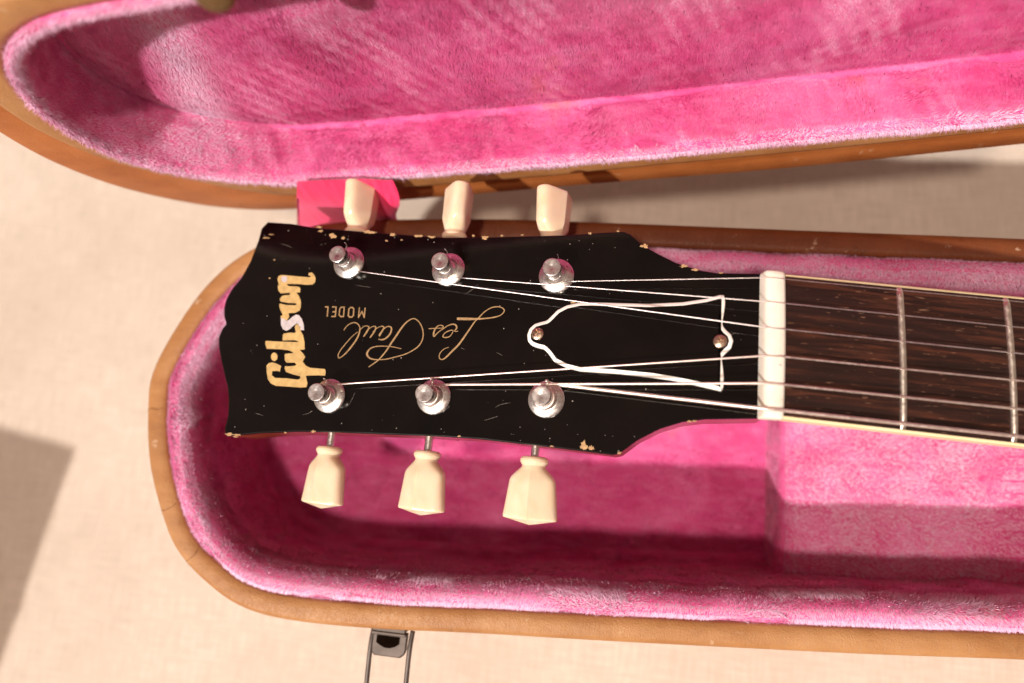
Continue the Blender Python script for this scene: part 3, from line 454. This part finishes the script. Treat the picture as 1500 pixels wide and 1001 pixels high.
# the padded neck rest fills the right-hand part
bx0 = 22.5; prof = [(bx0 - .6, FZ), (bx0 + .6, -99), (bx0 + 1.4, -92), (bx0 + 2.6, -88.6), (bx0 + 5.5, -87.2), (bx0 + 12, -86.6), (60, -86.6), (100, -87), (150, -87), (196, -87)]
ys = np.linspace(0, 1, 26); V = []
for a, (x, z) in enumerate(prof):
    for k in ys:
        y0 = -82 + (x - 20) * .07; y1 = 42; y = y0 + (y1 - y0) * k
        e = 1.6 * (abs(k - .5) * 2) ** 8
        V.append((x + .5 * noise.noise(Vector((0, y * .08, z * .1))), y, z - (e if z > -91 else 0) + .6 * noise.noise(Vector((x * .05, y * .05, 5)))))
ny = len(ys); F = [(i * ny + j, (i + 1) * ny + j, (i + 1) * ny + j + 1, i * ny + j + 1) for i in range(len(prof) - 1) for j in range(ny - 1)]
rest = mesh_obj('neck_rest', V, F, MPL, body)
Va = np.array(V); f0 = F[60]; nz = np.cross(Va[f0[1]] - Va[f0[0]], Va[f0[2]] - Va[f0[0]])[2]
if nz < 0: F = [f[::-1] for f in F]
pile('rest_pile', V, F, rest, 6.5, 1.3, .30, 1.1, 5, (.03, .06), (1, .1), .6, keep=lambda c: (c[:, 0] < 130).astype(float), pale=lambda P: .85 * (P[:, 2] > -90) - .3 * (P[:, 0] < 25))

# latch on the near side of the body
la = empty('draw_latch', (-119, -103, -58), case); SC_ = np.array([1.0, 1.0, 1.0]); LS = np.array([-14.9, -7.9, -18.5])
V, F = merge([box(-111, -99, -94.2, -92.6, -50, -32, .2), box(-111.2, -98.6, -95.3, -94.3, -33.5, -31.8, .2)])
mesh_obj('back_plate', V * SC_ + LS, F, MLATCH, la, sharp=30)
# open flap: a shallow curved tray, its hollow painted in as a black shade patch
L = []
def rr(x0, x1, y0, y1, z): return np.array([(x0 + 1.2, y0, z), (x1 - 1.8, y0, z), (x1 - .4, y0 + 1.2, z), (x1, y0 + 2.4, z), (x1, y1, z), (x0, y1, z), (x0, y0 + 2.4, z), (x0 + .2, y0 + .9, z)])
V, F = loops_mesh([rr(-110.9, -98.6, -102.6, -94.6, -36.5), rr(-110.9, -98.4, -102.8, -94.6, -34.2), rr(-110.6, -98.8, -102.4, -94.9, -33.7)], True, True)
mesh_obj('flap', V * SC_ + LS, F, MLATCH, la, sharp=30)
cv = [(-109.4, -95.9), (-101.0, -95.9), (-101.0, -98.2), (-102.4, -99.2), (-104.2, -99.8), (-106.2, -99.8), (-108.2, -99.0), (-109.4, -98.2)]
cv = np.array(cv); V, F = loops_mesh([np.column_stack([cv, np.full(8, -33.75)]), np.column_stack([cv, np.full(8, -33.4)])], True, True)
mesh_obj('hollow_shade', V * SC_ + LS, F, MDARK, la, smooth=False)
for x in (-111.6, -97.3):
    pts = catmull([(x + .4, -93.5, -35), (x + .1, -99, -34.6), (x - .1, -107, -35.5), (x - .3, -118, -38), (x - .4, -135, -46)], 6, False)
    V, F = tube(pts, .9, 10); mesh_obj('wire_arm', V * SC_ + LS, F, MLATCH, la)

# ---------------- the lid, standing up behind the guitar
LP = np.array([-182.04, 54.56, -54.0]); LH = np.array([.99452, .10453, 0]); LU = np.array([-.00365, .03471, .99939]); LN = np.array([-.10446, .99392, -.0349])
def LW(P, n):
    P = np.asarray(P, float); return LP + P[:, :1] * LH + P[:, 1:2] * LU + np.asarray(n, float).reshape(-1, 1) * LN
def lcurve(pts):
    c = resample(catmull(pts, 8, False), 240, False); a, b = c[-1], c[0]
    return np.vstack([c, resample([a, b], 26, False)[1:-1]])
Lo = lcurve([(300, 13), (279, 11), (195, 3), (132, 0), (47, -5), (20, -7), (-4, -8), (-24, -6), (-45, 2), (-65, 19), (-76, 40), (-79, 61), (-77, 82), (-70, 101), (-57, 117), (-38, 128), (-12, 134), (40, 140), (150, 152), (300, 166)])
Ls = lcurve([(300, 36), (266, 32.5), (202, 26), (131, 20.8), (106, 18.6), (53, 16.2), (7, 15.5), (-8, 20), (-21, 28), (-45, 47), (-56, 67), (-58, 85), (-55, 100), (-47, 112), (-33, 121), (-12, 126), (40, 132), (150, 143), (300, 157)])
Li = lcurve([(300, 43.5), (261, 39), (180, 33), (131, 29.5), (60, 27), (12, 26), (-15, 33), (-34, 44), (-45, 60), (-47.5, 77), (-44.5, 93), (-36, 106), (-25, 113.5), (-12, 118), (11, 121), (40, 124), (150, 135), (300, 149)])
lid = empty('case_lid', (-100, 60, -54), case)
def blend(a, b, t): return a * (1 - t) + b * t
def LR(P, n): return LW(P, np.full(len(P), float(n)))
V, F = loops_mesh([LR(blend(Lo, Ls, .9), 37), LR(blend(Lo, Ls, .4), 35), LR(Lo, 28), LR(Lo, 9), LR(blend(Lo, Ls, .02), 6.6), LR(blend(Lo, Ls, .1), 5.2), LR(blend(Lo, Ls, .5), 4.9), LR(blend(Lo, Ls, 1.05), 5.2)], True)
mesh_obj('outer_shell', V, F, MRIM2, lid)
V, F = loops_mesh([LR(Ls, 8), LR(Ls, 1.2), LR(blend(Ls, Li, .08), .3), LR(blend(Ls, Li, .25), 0), LR(blend(Ls, Li, .8), 0), LR(blend(Ls, Li, .98), .4), LR(Li, 3)])
mesh_obj('wooden_rim', V, F, MRIM, lid)
NL = normals2(Li)
def LI(off, n, wob=0.0, seed=0):
    P = Li + NL * off; nn = np.full(len(P), float(n))
    if wob:
        for i, p in enumerate(P):
            nn[i] += wob * noise.noise(Vector((p[0] * .06, p[1] * .06, seed))); P[i] = P[i] + NL[i] * wob * noise.noise(Vector((p[0] * .07, p[1] * .07, seed + 4)))
    return LW(P, nn)
LD = 22.0
rings = [LI(-.2, 3), LI(.2, -.2, .5), LI(1.2, -1.4, .6), LI(2.8, -1.0, .6), LI(3.8, 1.5, .7), LI(4.0, 6, .8), LI(3.8, 12, .9), LI(4.0, 19, .9), LI(5.0, LD + .5, .5)]
lb = Li + NL * 5.0; cen = np.column_stack([np.clip(lb[:, 0], -5, 290), 76 + np.clip(lb[:, 0], -5, 290) * .08])
for t_ in (.08, .25, .45, .7, 1.0):
    q = lb * (1 - t_) + cen * t_
    nn = np.array([LD - 3.5 * math.sin(min(1, t_ * 1.6) * 1.57) * 1 + 1.3 * noise.noise(Vector((p[0] * .025, p[1] * .04, 7))) * (t_ > .1) for p in q])
    rings.append(LW(q, nn))
V, F = loops_mesh(rings)
f0 = F[9 * len(Li) + 20]; nv = np.cross(V[f0[1]] - V[f0[0]], V[f0[2]] - V[f0[0]])
if nv @ LN > 0: F = [f[::-1] for f in F]
def lid_pale(P):  # plush sheen put into the fibre colour
    d = P - LP; n = d @ LN; s_ = d @ LH; q_ = d @ LU
    r = .95 * np.clip((2.5 - n) / 3.0, 0, 1)                      # lip sheen painted as paler fibres
    r += .85 * np.exp(-((s_ + 12 - (q_ - 60) * .30) / 9) ** 2) * (n > 3) * np.clip((q_ - 20) / 15, 0, 1)   # crushed band across the pile, its sheen painted pale
    r += .5 * np.exp(-((s_ - 160 - (q_ - 95) * 1.2) / 34) ** 2 - ((q_ - 100) / 18) ** 2)
    r += .6 * np.exp(-((s_ + 20) / 16) ** 2) * (n > 2) * (n < 17)
    return r
ll = mesh_obj('plush_lining', V, F, MPL, lid)
pile('plush_pile', V, F, ll, 13.0, 1.35, .24, 1.0, 8, (.022, .06), (.5, .2, -1.5), .02, amp=.7, keep=lambda c: ((c[:, 0] < 110) & (c[:, 2] < 72)).astype(float), pale=lid_pale)
pile('lip_fuzz', V, F, ll, 5.0, 1.9, .20, .55, 18, (.05, .12), (-.1, 0, -.3), .45, amp=1.2, keep=lambda c: ((c[:, 0] < 110) & (c[:, 2] < 72) & (((c - LP) @ LN) < .6)).astype(float), pale=lambda P: .35)
# seam where two pieces of plush meet on the curved wall of the lid
ip = int(np.argmin(np.linalg.norm(Li - np.array([-25, 38]), axis=1)))
sp = np.array([LW([Li[ip] + NL[ip] * (3.0 + .3 * math.sin(k))], [k * 1.0 - .5])[0] for k in np.linspace(0, LD, 12)])
V, F = tube(sp, .32, 6); mesh_obj('seam_cord', V, F, MFRET if False else MBIND, lid)
# round knob at the far rim
kc = LW([(37, 128.2)], [-4])[0]
prof = [(0, -6), (3.4, -5.8), (4.6, -4.6), (4.9, -3), (4.5, -1.4), (2.4, -.5), (2.2, 4)]
a = np.linspace(0, 2 * np.pi, 29)[:-1]; Lp = []
for r, n in prof: Lp.append(kc + (np.cos(a)[:, None] * LH + np.sin(a)[:, None] * LU) * max(r, .01) + LN * n)
V, F = loops_mesh(Lp, True, True); mesh_obj('knob', V, F, MBRASS, lid, sharp=50)

# pink satin strap between lid and body
V = []; nu, nv_ = 40, 16
for j in range(nv_ + 1):
    tt = j / nv_
    for i in range(nu + 1):
        ss = i / nu
        TL, TR, BL, BR = np.array([-166.3, 53.9, -20.5]), np.array([-132.0, 57.2, -21.5]), np.array([-187, 54.5, -68]), np.array([-137, 53.0, -70])
        p = (TL * (1 - ss) + TR * ss) * (1 - tt) + (BL * (1 - ss) + BR * ss) * tt
        fold = 3.4 * math.sin((ss - .55) * 12 + tt * 1.4) * max(0, ss - .5) * 2
        x = p[0] + ss * 2.2 * math.sin(tt * 7.5 + .3); y = p[1] - 1.6 * math.sin(tt * 3.14) + fold * .7 * min(1, tt * 4) - .5 * math.sin(tt * 8); z = p[2] + fold * .3 + .5 * math.sin(ss * 5)
        V.append((x, y, z))
F = [(j * (nu + 1) + i, j * (nu + 1) + i + 1, (j + 1) * (nu + 1) + i + 1, (j + 1) * (nu + 1) + i) for j in range(nv_) for i in range(nu)]
V = np.array(V); V2 = V.copy(); V2[:, 2] -= .35; k = len(V)
edge = [i for i in range(nu + 1)] + [j * (nu + 1) + nu for j in range(1, nv_ + 1)] + [nv_ * (nu + 1) + i for i in range(nu - 1, -1, -1)] + [j * (nu + 1) for j in range(nv_ - 1, 0, -1)]
F2 = F + [tuple(x + k for x in f[::-1]) for f in F] + [(edge[i], edge[(i + 1) % len(edge)], edge[(i + 1) % len(edge)] + k, edge[i] + k) for i in range(len(edge))]
mesh_obj('satin_strap', np.vstack([V, V2]), F2, MSAT, case)

# ================================================================ THE GUITAR
_t = R_(10); XF = np.array([[math.cos(_t), 0, math.sin(_t)], [0, 1, 0], [-math.sin(_t), 0, math.cos(_t)]])
gt = empty('electric_guitar', (0, 0, 0), label='black lacquered electric guitar headstock with cream tuner buttons lying in the pink case', cat='guitar')
hd = resample(np.vstack([HEAD, HEAD[:1]]), 420, False)[:-1]
hp = np.array(HEAD, float)
hn = normals2(hd)
def hl(off, z): return Hs(hd + hn * off, z)
ph = empty('headstock', (-90, 0, -30), gt)
V, F = loops_mesh([hl(.35, -14.5), hl(0, -14.0), hl(0, -1.6)], True)
mesh_obj('mahogany_core', V, F, MMAH, ph, sharp=35)
V, F = loops_mesh([hl(-.02, -1.6), hl(-.05, -.45), hl(.08, -.14), hl(.4, 0)], False, True)
mesh_obj('black_face', V, F, MLAC, ph, sharp=12)
def plate(P, z0, z1):
    P = np.array(P, float); return loops_mesh([Hs(P, z0), Hs(P, z1)], False, True)
V, F = merge([plate(GIB, -.05, .045), plate(DOT, -.05, .045), plate(SON, -.05, .050)])
mesh_obj('name_logo', V, F, MGOLD, ph, smooth=False)
V, F = merge([plate(ESS, -.05, .060), plate(PEARL, .03, .062)])
mesh_obj('pearl_logo_piece', V, F, MPEARL, ph, smooth=False)
def stroke(P, w, z):
    P = np.array(P, float); w = np.broadcast_to(np.array(w, float), (len(P),)) if np.ndim(w) == 0 or len(np.atleast_1d(w)) == 1 else np.array(w, float)
    Q = catmull(np.column_stack([P, w]), 5, False); xy = Q[:, :2]; ww = Q[:, 2]
    d = np.gradient(xy, axis=0); d /= np.linalg.norm(d, axis=1)[:, None] + 1e-9; n = np.column_stack([-d[:, 1], d[:, 0]])
    a, b = xy + n * ww[:, None] / 2, xy - n * ww[:, None] / 2; m = len(xy)
    zz = z + np.linspace(0, .006, m)
    V = np.vstack([HO + a[:, :1] * HX + a[:, 1:] * HY + zz[:, None] * HZ, HO + b[:, :1] * HX + b[:, 1:] * HY + zz[:, None] * HZ])
    return V, [(i, i + 1, m + i + 1, m + i) for i in range(m - 1)]
def sharp_stroke(P, w, z):
    P = np.array(P, float); out = []
    for i in range(len(P) - 1):
        a, b = P[i], P[i + 1]; d = (b - a) / (np.linalg.norm(b - a) + 1e-9); n = np.array([-d[1], d[0]]) * w / 2; a = a - d * w * .4; b = b + d * w * .4
        q = np.array([a - n, b - n, b + n, a + n]); out.append((Hs(q, z + i * .004), [(0, 1, 2, 3)]))
    return merge(out)
V, F = merge([stroke(p, np.array(w_) * .85, .02 + i * .007) for i, (p, w_) in enumerate(SCRIPT)])
mesh_obj('script_signature', V, F, MSILK, ph, smooth=False)
V, F = merge([sharp_stroke(p, w_, .02 + i * .001) for i, (p, w_) in enumerate(MODEL)])
mesh_obj('model_lettering', V, F, MSILK, ph, smooth=False)
# chips in the lacquer, bitten a little over the edge
parts = []
for i, P in enumerate(CHIPS):
    P = np.array(P, float); parts.append(loops_mesh([Hs(P, -.5), Hs(P, .03 + .0007 * i)], False, True))
for V, F in parts: mesh_obj('lacquer_chip', V, F, MCHIP, ph, smooth=False)
# dust specks and hair scratches
parts = []; rg = random.Random(5)
def inside(x, y):
    c = False; P = hp
    for i in range(len(P)):
        x1, y1 = P[i]; x2, y2 = P[i - 1]
        if (y1 > y) != (y2 > y) and x < (x2 - x1) * (y - y1) / (y2 - y1) + x1: c = not c
    return c
kk = 0
while kk < 120:
    x, y = rg.uniform(-183, -4), rg.uniform(-38, 38)
    if rg.random() < .3: y = rg.choice((-1, 1)) * rg.uniform(30, 38)
    if not inside(x, y): continue
    kk += 1; r = rg.choice((.07, .09, .12, .16, .22)); m = 6
    a0 = rg.uniform(0, 6); P = [(x + r * rg.uniform(.5, 1.2) * math.cos(a0 + q * 6.283 / m), y + r * rg.uniform(.5, 1.2) * math.sin(a0 + q * 6.283 / m)) for q in range(m)]
    parts.append((Hs(P, .018 + .0001 * kk), [tuple(range(m))]))
for q in range(20):
    x, y = rg.uniform(-178, -10), rg.uniform(-34, 34); a0 = rg.uniform(-.6, .6) if rg.random() < .7 else rg.uniform(0, 3.1); l = rg.uniform(1, 6); cu = rg.uniform(-.3, .3)
    P = [(x + math.cos(a0 + cu * t_) * l * t_, y + math.sin(a0 + cu * t_) * l * t_) for t_ in (0, .33, .66, 1)]
    if not all(inside(*p) for p in P): continue
    parts.append(stroke(P, [.02, .05, .05, .02], .036 + .0002 * q))
V, F = merge(parts); o = mesh_obj('dust_and_scratches', V, F, MDUST, ph, smooth=False, kind='stuff')

# truss rod cover
tc = empty('truss_rod_cover', (-44, 0, -14), gt)
cv = resample(np.vstack([COVER, COVER[:1]]), 260, False)[:-1]; cn = normals2(cv)
# round the offset so that it never folds at the corners
def cl(off, z): return Hs(cv + cn * off, z)
V, F = loops_mesh([cl(0, .02), cl(0, 1.0), cl(.12, 1.22), cl(1.15, 1.45)])
mesh_obj('white_border', V, F, MWHT, tc, sharp=50)
V, F = loops_mesh([cl(1.1, 1.2), cl(1.14, 1.47)], False, True)
mesh_obj('black_plate', V, F, MLAC, tc, sharp=12)
for i, (x, y) in enumerate(SCREWS):
    V = []; nr_, na = 14, 48; rot = (.5, .25)[i]
    for a_ in range(nr_ + 1):
        r = 1.95 * a_ / nr_
        for b_ in range(na):
            th = 2 * math.pi * b_ / na; px, py = r * math.cos(th), r * math.sin(th)
            z = 1.6 + .75 * math.sqrt(max(0, 1 - (r / 2.1) ** 2)); cx, cy = abs(px * math.cos(rot) + py * math.sin(rot)), abs(-px * math.sin(rot) + py * math.cos(rot))
            if min(cx, cy) < .30 and max(cx, cy) < 1.25: z -= .75
            V.append(H(x + px, y + py, z))
    V += [H(x + 1.98 * math.cos(2 * math.pi * b_ / na), y + 1.98 * math.sin(2 * math.pi * b_ / na), 1.2) for b_ in range(na)]
    F = [(a_ * na + b_, a_ * na + (b_ + 1) % na, (a_ + 1) * na + (b_ + 1) % na, (a_ + 1) * na + b_) for a_ in range(nr_ + 1) for b_ in range(na)]
    mesh_obj('cross_head_screw', V, F, MSCR, tc, sharp=35)

# nut
pr = [(-5.9, -3.6), (-5.9, -.3), (-5.6, .75), (-4.6, 1.35), (-3, 1.6), (-1.2, 1.45), (-.35, 1.1), (-.12, .4), (-.12, -3.6)]
pr = np.array(pr); L = []
for k, (y, sc) in enumerate([(-21.9, .78), (-21.75, .92), (-21.2, 1.0), *[(v, 1.0) for v in np.linspace(-20.4, 20.4, 20)], (21.3, 1.0), (21.9, .92), (22.05, .78)]):
    z = (pr[:, 1] + 3.6) * sc - 3.6 + (.75 - y * y / 610.0) * (pr[:, 1] > 0); L.append(np.column_stack([(pr[:, 0] + 3.5) * (sc * .5 + .5) - 3.5, np.full(len(pr), y), z]))
V, F = loops_mesh(L, True, True); mesh_obj('nut', V, F, MNUT, gt, sharp=50)
sl = []
for (x, y) in SNUT: sl.append(box(-6.6, -.2, y - .32, y + .32, 1.4, 1.98 + (.35 - y * y / 610)))
# fingerboard
fb = empty('fingerboard', (60, 0, -3), gt)
def hw(x): return 21.5 + x * .015
X1 = 150.0; bw = .75
V = []; xs_ = np.linspace(0, X1, 31); yk = np.linspace(-1, 1, 15)
for x in xs_:
    h_ = hw(x) - bw
    for k in yk: V.append((x, k * h_, .75 * (1 - (k * h_ / 21.5) ** 2)))
ny = 15; F = [(i * ny + j, (i + 1) * ny + j, (i + 1) * ny + j + 1, i * ny + j + 1) for i in range(30) for j in range(ny - 1)]
b0 = len(V)
for x in xs_:
    for k in (-1, 1): V.append((x, k * (hw(x) - bw), -5.5))
for i in range(30):
    F.append((i * ny, b0 + 2 * i, b0 + 2 * i + 2, (i + 1) * ny)); F.append((i * ny + ny - 1, (i + 1) * ny + ny - 1, b0 + 2 * i + 3, b0 + 2 * i + 1))
mesh_obj('rosewood_board', V, F, MROSE, fb, sharp=40)
for sg in (-1, 1):
    L = []
    for x in np.linspace(-.1, X1, 24):
        h_ = hw(x); L.append(np.array([(x, sg * (h_ - bw + .02), -5.6), (x, sg * (h_ - bw + .02), .07), (x, sg * (h_ - .25), .04), (x, sg * h_, -.25), (x, sg * h_, -5.6)]))
    V, F = loops_mesh(L, True, True); mesh_obj('cream_binding', V, F, MBIND, fb, sharp=40)
for x in (35.28, 68.58, 100.0, 129.7):
    L = []
    h_ = hw(x) - bw - .2
    for y in np.linspace(-h_, h_, 25):
        e = min(1.0, (h_ - abs(y)) / 1.0 * .75 + .25); z0 = .75 * (1 - (y / 21.5) ** 2) - .05
        a = np.linspace(0, math.pi, 9); L.append(np.column_stack([x + 1.0 * np.cos(a) * (.8 + .2 * e), np.full(9, y), z0 + .95 * e * np.sin(a)]))
    V, F = loops_mesh(L, True, True); mesh_obj('fret', V, F, MFRET, fb, sharp=60)
# neck: rounded back under the board, running into the headstock
L = []
for x in np.concatenate([[-24, -16, -8, 0], np.linspace(10, X1, 12)]):
    top = -5.6 if x > -7 else -5.6 + (x + 7) * .3 - 1.5; h_ = hw(max(x, 0)) - .15 - (1.2 if x < 0 else 0); a = np.linspace(0, math.pi, 17)
    L.append(np.column_stack([np.full(17, x), h_ * np.cos(a), top - 15 * np.sin(a) ** .8]))
V, F = loops_mesh(L, True, True); mesh_obj('neck', V, F, MMAH, gt, sharp=60)

# tuning machines
def lathe(prof, c, ax, u, v, sides=40):
    a = np.linspace(0, 2 * np.pi, sides + 1)[:-1]; L = [c + ax * z + (np.cos(a)[:, None] * u + np.sin(a)[:, None] * v) * max(r, .005) for r, z in prof]
    return loops_mesh(L, True, True)
def button(base, ax, rot):
    """keystone button: base = start of collar, ax = outward axis, rot = turn about it"""
    u0 = HX; v0 = np.cross(ax, u0); v0 /= np.linalg.norm(v0)
    u = u0 * math.cos(rot) + v0 * math.sin(rot); v = np.cross(ax, u); a = np.linspace(0, 2 * np.pi, 73)[:-1]
    def hexr(th, w_, b_, a_):
        # half-planes of a hexagon with a ridge along each face
        n1 = np.array([b_ - a_, w_]); d1 = w_ * b_ / np.linalg.norm(n1); n1 = n1 / np.linalg.norm(n1)
        x, y = abs(math.cos(th)), abs(math.sin(th)); p = 7
        return ((x * n1[0] / d1 + y * n1[1] / d1) ** p + (x / w_) ** p) ** (-1 / p)
    secs = [(0.0, 3.3, 3.3, 0), (.25, 4.1, 4.1, 0), (.9, 4.55, 4.55, 0), (1.7, 4.6, 4.6, 0), (2.3, 4.25, 4.25, 0), (2.9, 3.85, 3.85, 0), (3.5, 3.95, 3.9, .1), (4.6, 5.1, 4.2, .45), (5.8, 6.3, 4.6, .8), (6.9, 7.2, 4.9, 1), (7.8, 7.55, 5.1, 1), (9.5, 7.75, 5.15, 1), (13, 8.15, 5.2, 1), (17, 8.6, 5.3, 1), (18.7, 8.82, 5.3, 1), (19.2, 8.75, 5.2, 1), (19.5, 8.5, 5.0, 1)]
    L = []
    for t_, w_, b_, f_ in secs:
        r = np.array([(1 - f_) * (abs(math.cos(x)) ** 2 / w_ ** 2 + abs(math.sin(x)) ** 2 / b_ ** 2) ** -.5 + f_ * hexr(x, w_, b_, 2.3) for x in a])
        tt = t_ + (0 if t_ < 18 else .9 * 0)
        L.append(base + ax * tt + (np.cos(a) * r)[:, None] * u + (np.sin(a) * r)[:, None] * v)
    lastr = L[-1]
    for k, dz in ((.6, .75), (.3, 1.3), (.02, 1.75)): L.append(base + ax * (19.5 + dz) + (lastr - base - ax * 19.5) * k)
    return loops_mesh(L, True, True)
BZ = -9.0
def tuner(px, py, pst_y, side, rot, bx, collar_y, scale, wraps, wr, wmat, start):
    c = H(px, py, 0); tm = empty('tuning_machine', c, gt)
    V, F = lathe([(5.5, .0), (5.75, .1), (5.75, .55), (5.45, .9), (4.6, 1.05), (4.0, 1.45), (3.55, 1.55), (3.3, 1.3), (3.2, .9)], c, HZ, HX, HY); mesh_obj('bushing', V, F, MNICKS, tm, sharp=40)
    V, F = lathe([(3.0, .8), (3.0, 2.2), (2.75, 2.6), (2.35, 3.0), (2.3, 4.8), (2.4, 5.6), (2.85, 6.2), (2.95, 6.5), (2.95, 9.0), (2.88, 9.22), (2.7, 9.34), (1.0, 9.34), (.6, 9.22), (.3, 9.2)], c, HZ, HX, HY); mesh_obj('post', V, F, MNICK, tm, sharp=25)
    # string windings on the post
    a0 = math.atan2(start[1] - py, start[0] - px); th = np.linspace(0, wraps * 2 * math.pi, int(wraps * 26)); zz = 4.9 - th / (2 * math.pi) * wr * 2.15
    dirn = 1 if side > 0 else -1
    P = np.array([H(px + (2.5 + wr) * math.cos(a0 + dirn * t_), py + (2.5 + wr) * math.sin(a0 + dirn * t_), z) for t_, z in zip(th, zz)])
    V, F = tube(P, wr, 8); mesh_obj('string_winding', V, F, wmat, tm)
    stb = np.array([H(px + .4, py + 1.2, 5.0), H(px + .9, py + 3.4 + wr * 2, 5.3), H(px + 1.0 + rot * .2, py + 4.3 + wr, 6.1), H(px + .8 + rot * .3, py + 4.8, 7.3)])
    V, F = tube(catmull(stb, 4, False), wr * .8, 7); mesh_obj('string_end', V, F, wmat, tm)
    # shaft and button
    e0 = H(bx, side * 20, BZ); e1 = H(bx, collar_y + side * .8, BZ)
    V, F = tube([e0, (e0 + e1) / 2, e1], 1.35, 16); mesh_obj('shaft', V, F, MNICKS, tm, sharp=40)
    V, F = button(np.array([0., 0, 0]), np.array([0, side, 0.]), rot)
    V = V * scale + H(bx, collar_y, BZ); mesh_obj('button', V, F, MBTN, tm, sharp=25)
    V, F = box(-8, 8, -7, 7, -5, 0, .6); Vb = np.array([H(bx + q[0], side * 27 + q[1], -14.6 + q[2] * .9) for q in V]); mesh_obj('gear_housing', Vb, F, MNICKS, tm, sharp=40)
    return tm
px3 = (-137.0, -100.0, -63.0); yy = (23.54, 21.62, 20.11)
lowrot = (R_(17), R_(14), R_(2)); uprot = (R_(78), R_(-66), R_(64))
wl = ((.30, MWND, 2.6), (.42, MWND, 2.4), (.58, MWND, 2.2)); wu = ((.21, MSTR, 3.2), (.17, MSTR, 3.4), (.13, MSTR, 3.6))
for i in range(3):
    tuner(px3[i], -yy[i], -yy[i], -1, lowrot[i], BLOW[i][1][0] + .2, BLOW[i][1][1], (.985, .985, 1.0)[i], wl[i][2], wl[i][0], wl[i][1], SPOST[3 + i])
for i in range(3):
    cy = (37.0, 35.6, 33.8)[i]
    tuner(px3[i], yy[i], yy[i], 1, uprot[i], BUPTIP[i][0] + .8, cy, .98, wu[i][2], wu[i][0], wu[i][1], SPOST[2 - i])

# strings: (gauge radius, wound pitch)
gs = [(.115, 0, MSTR), (.15, 0, MSTR), (.19, 0, MSTR), (.28, 0, MWND), (.38, 0, MWND), (.56, .52, MWND)]
for i in range(6):
    r, pitch, mt = gs[i]; px_, py_ = SPOST[i]; nx, ny_ = SNUT[i]; ex_, ey = SEND[i]
    sl_ = (ey - ny_) / (ex_ - nx); zn = 1.7 + (.75 - ny_ * ny_ / 610.0) * .9
    A = H(px_, py_, 4.4 if i < 5 else 4.2); Bm = np.array([-5.4, ny_ - .05, zn - .12]); Cn = np.array([-3.2, ny_, zn + .06]); Dn = np.array([-.4, ny_, zn]); E = np.array([X1, ny_ + sl_ * (X1 - nx), zn + 1.3])
    pts = np.array([A, A * .5 + Bm * .5, Bm, Cn, Dn, E])
    d = np.r_[0, np.cumsum(np.linalg.norm(np.diff(pts, axis=0), axis=1))]
    if pitch:
        t_ = np.arange(0, d[-1], pitch / 4); path = np.stack([np.interp(t_, d, pts[:, q]) for q in range(3)], 1)
        rad = r * (1 + .10 * np.array([0, .8, 1, .8])[np.arange(len(t_)) % 4]) * .93
    else:
        t_ = np.linspace(0, d[-1], 60); path = np.stack([np.interp(t_, d, pts[:, q]) for q in range(3)], 1); rad = np.full(len(t_), r)
    V, F = tube(path, rad, 10); mesh_obj('string', V, F, mt, gt)

# ================================================================ unseen box added outside the left edge to throw a shadow on the cloth
XF = np.eye(3)
bxo = empty('shadow_caster_box', (-490, -250, -158), label='plain brown box added out of view beyond the left edge to cast a shadow on the cloth', cat='box')
bh = 120.0; cxn, cyn = -341 - .54 * bh, -50 - .80 * bh
u = np.array([math.cos(R_(171)), math.sin(R_(171))]); v = np.array([-math.sin(R_(160)) * 0 + math.cos(R_(262)), math.sin(R_(262))])
P = np.array([(cxn, cyn), (cxn + u[0] * 120, cyn + u[1] * 120), (cxn + u[0] * 120 + v[0] * 160, cyn + u[1] * 120 + v[1] * 160), (cxn + v[0] * 160, cyn + v[1] * 160)])
V, F = loops_mesh([np.column_stack([P, np.full(4, -157.5)]), np.column_stack([P, np.full(4, -158 + bh)])], True, True)
mesh_obj('caster_walls', V, F, MCASTERBOX, bxo, smooth=False)
dd = (P[1] - P[0]) / np.linalg.norm(P[1] - P[0]); mid_ = (P[0] + P[3]) / 2
q = np.array([mid_ - [0, 12], mid_ + dd * 120 - [0, 12], mid_ + dd * 120 + [0, 12], mid_ + [0, 12]])
V, F = loops_mesh([np.column_stack([q, np.full(4, -158 + bh + .1)]), np.column_stack([q, np.full(4, -158 + bh + .3)])], True, True)
mesh_obj('caster_tape', V, F, MBTN, bxo, smooth=False)
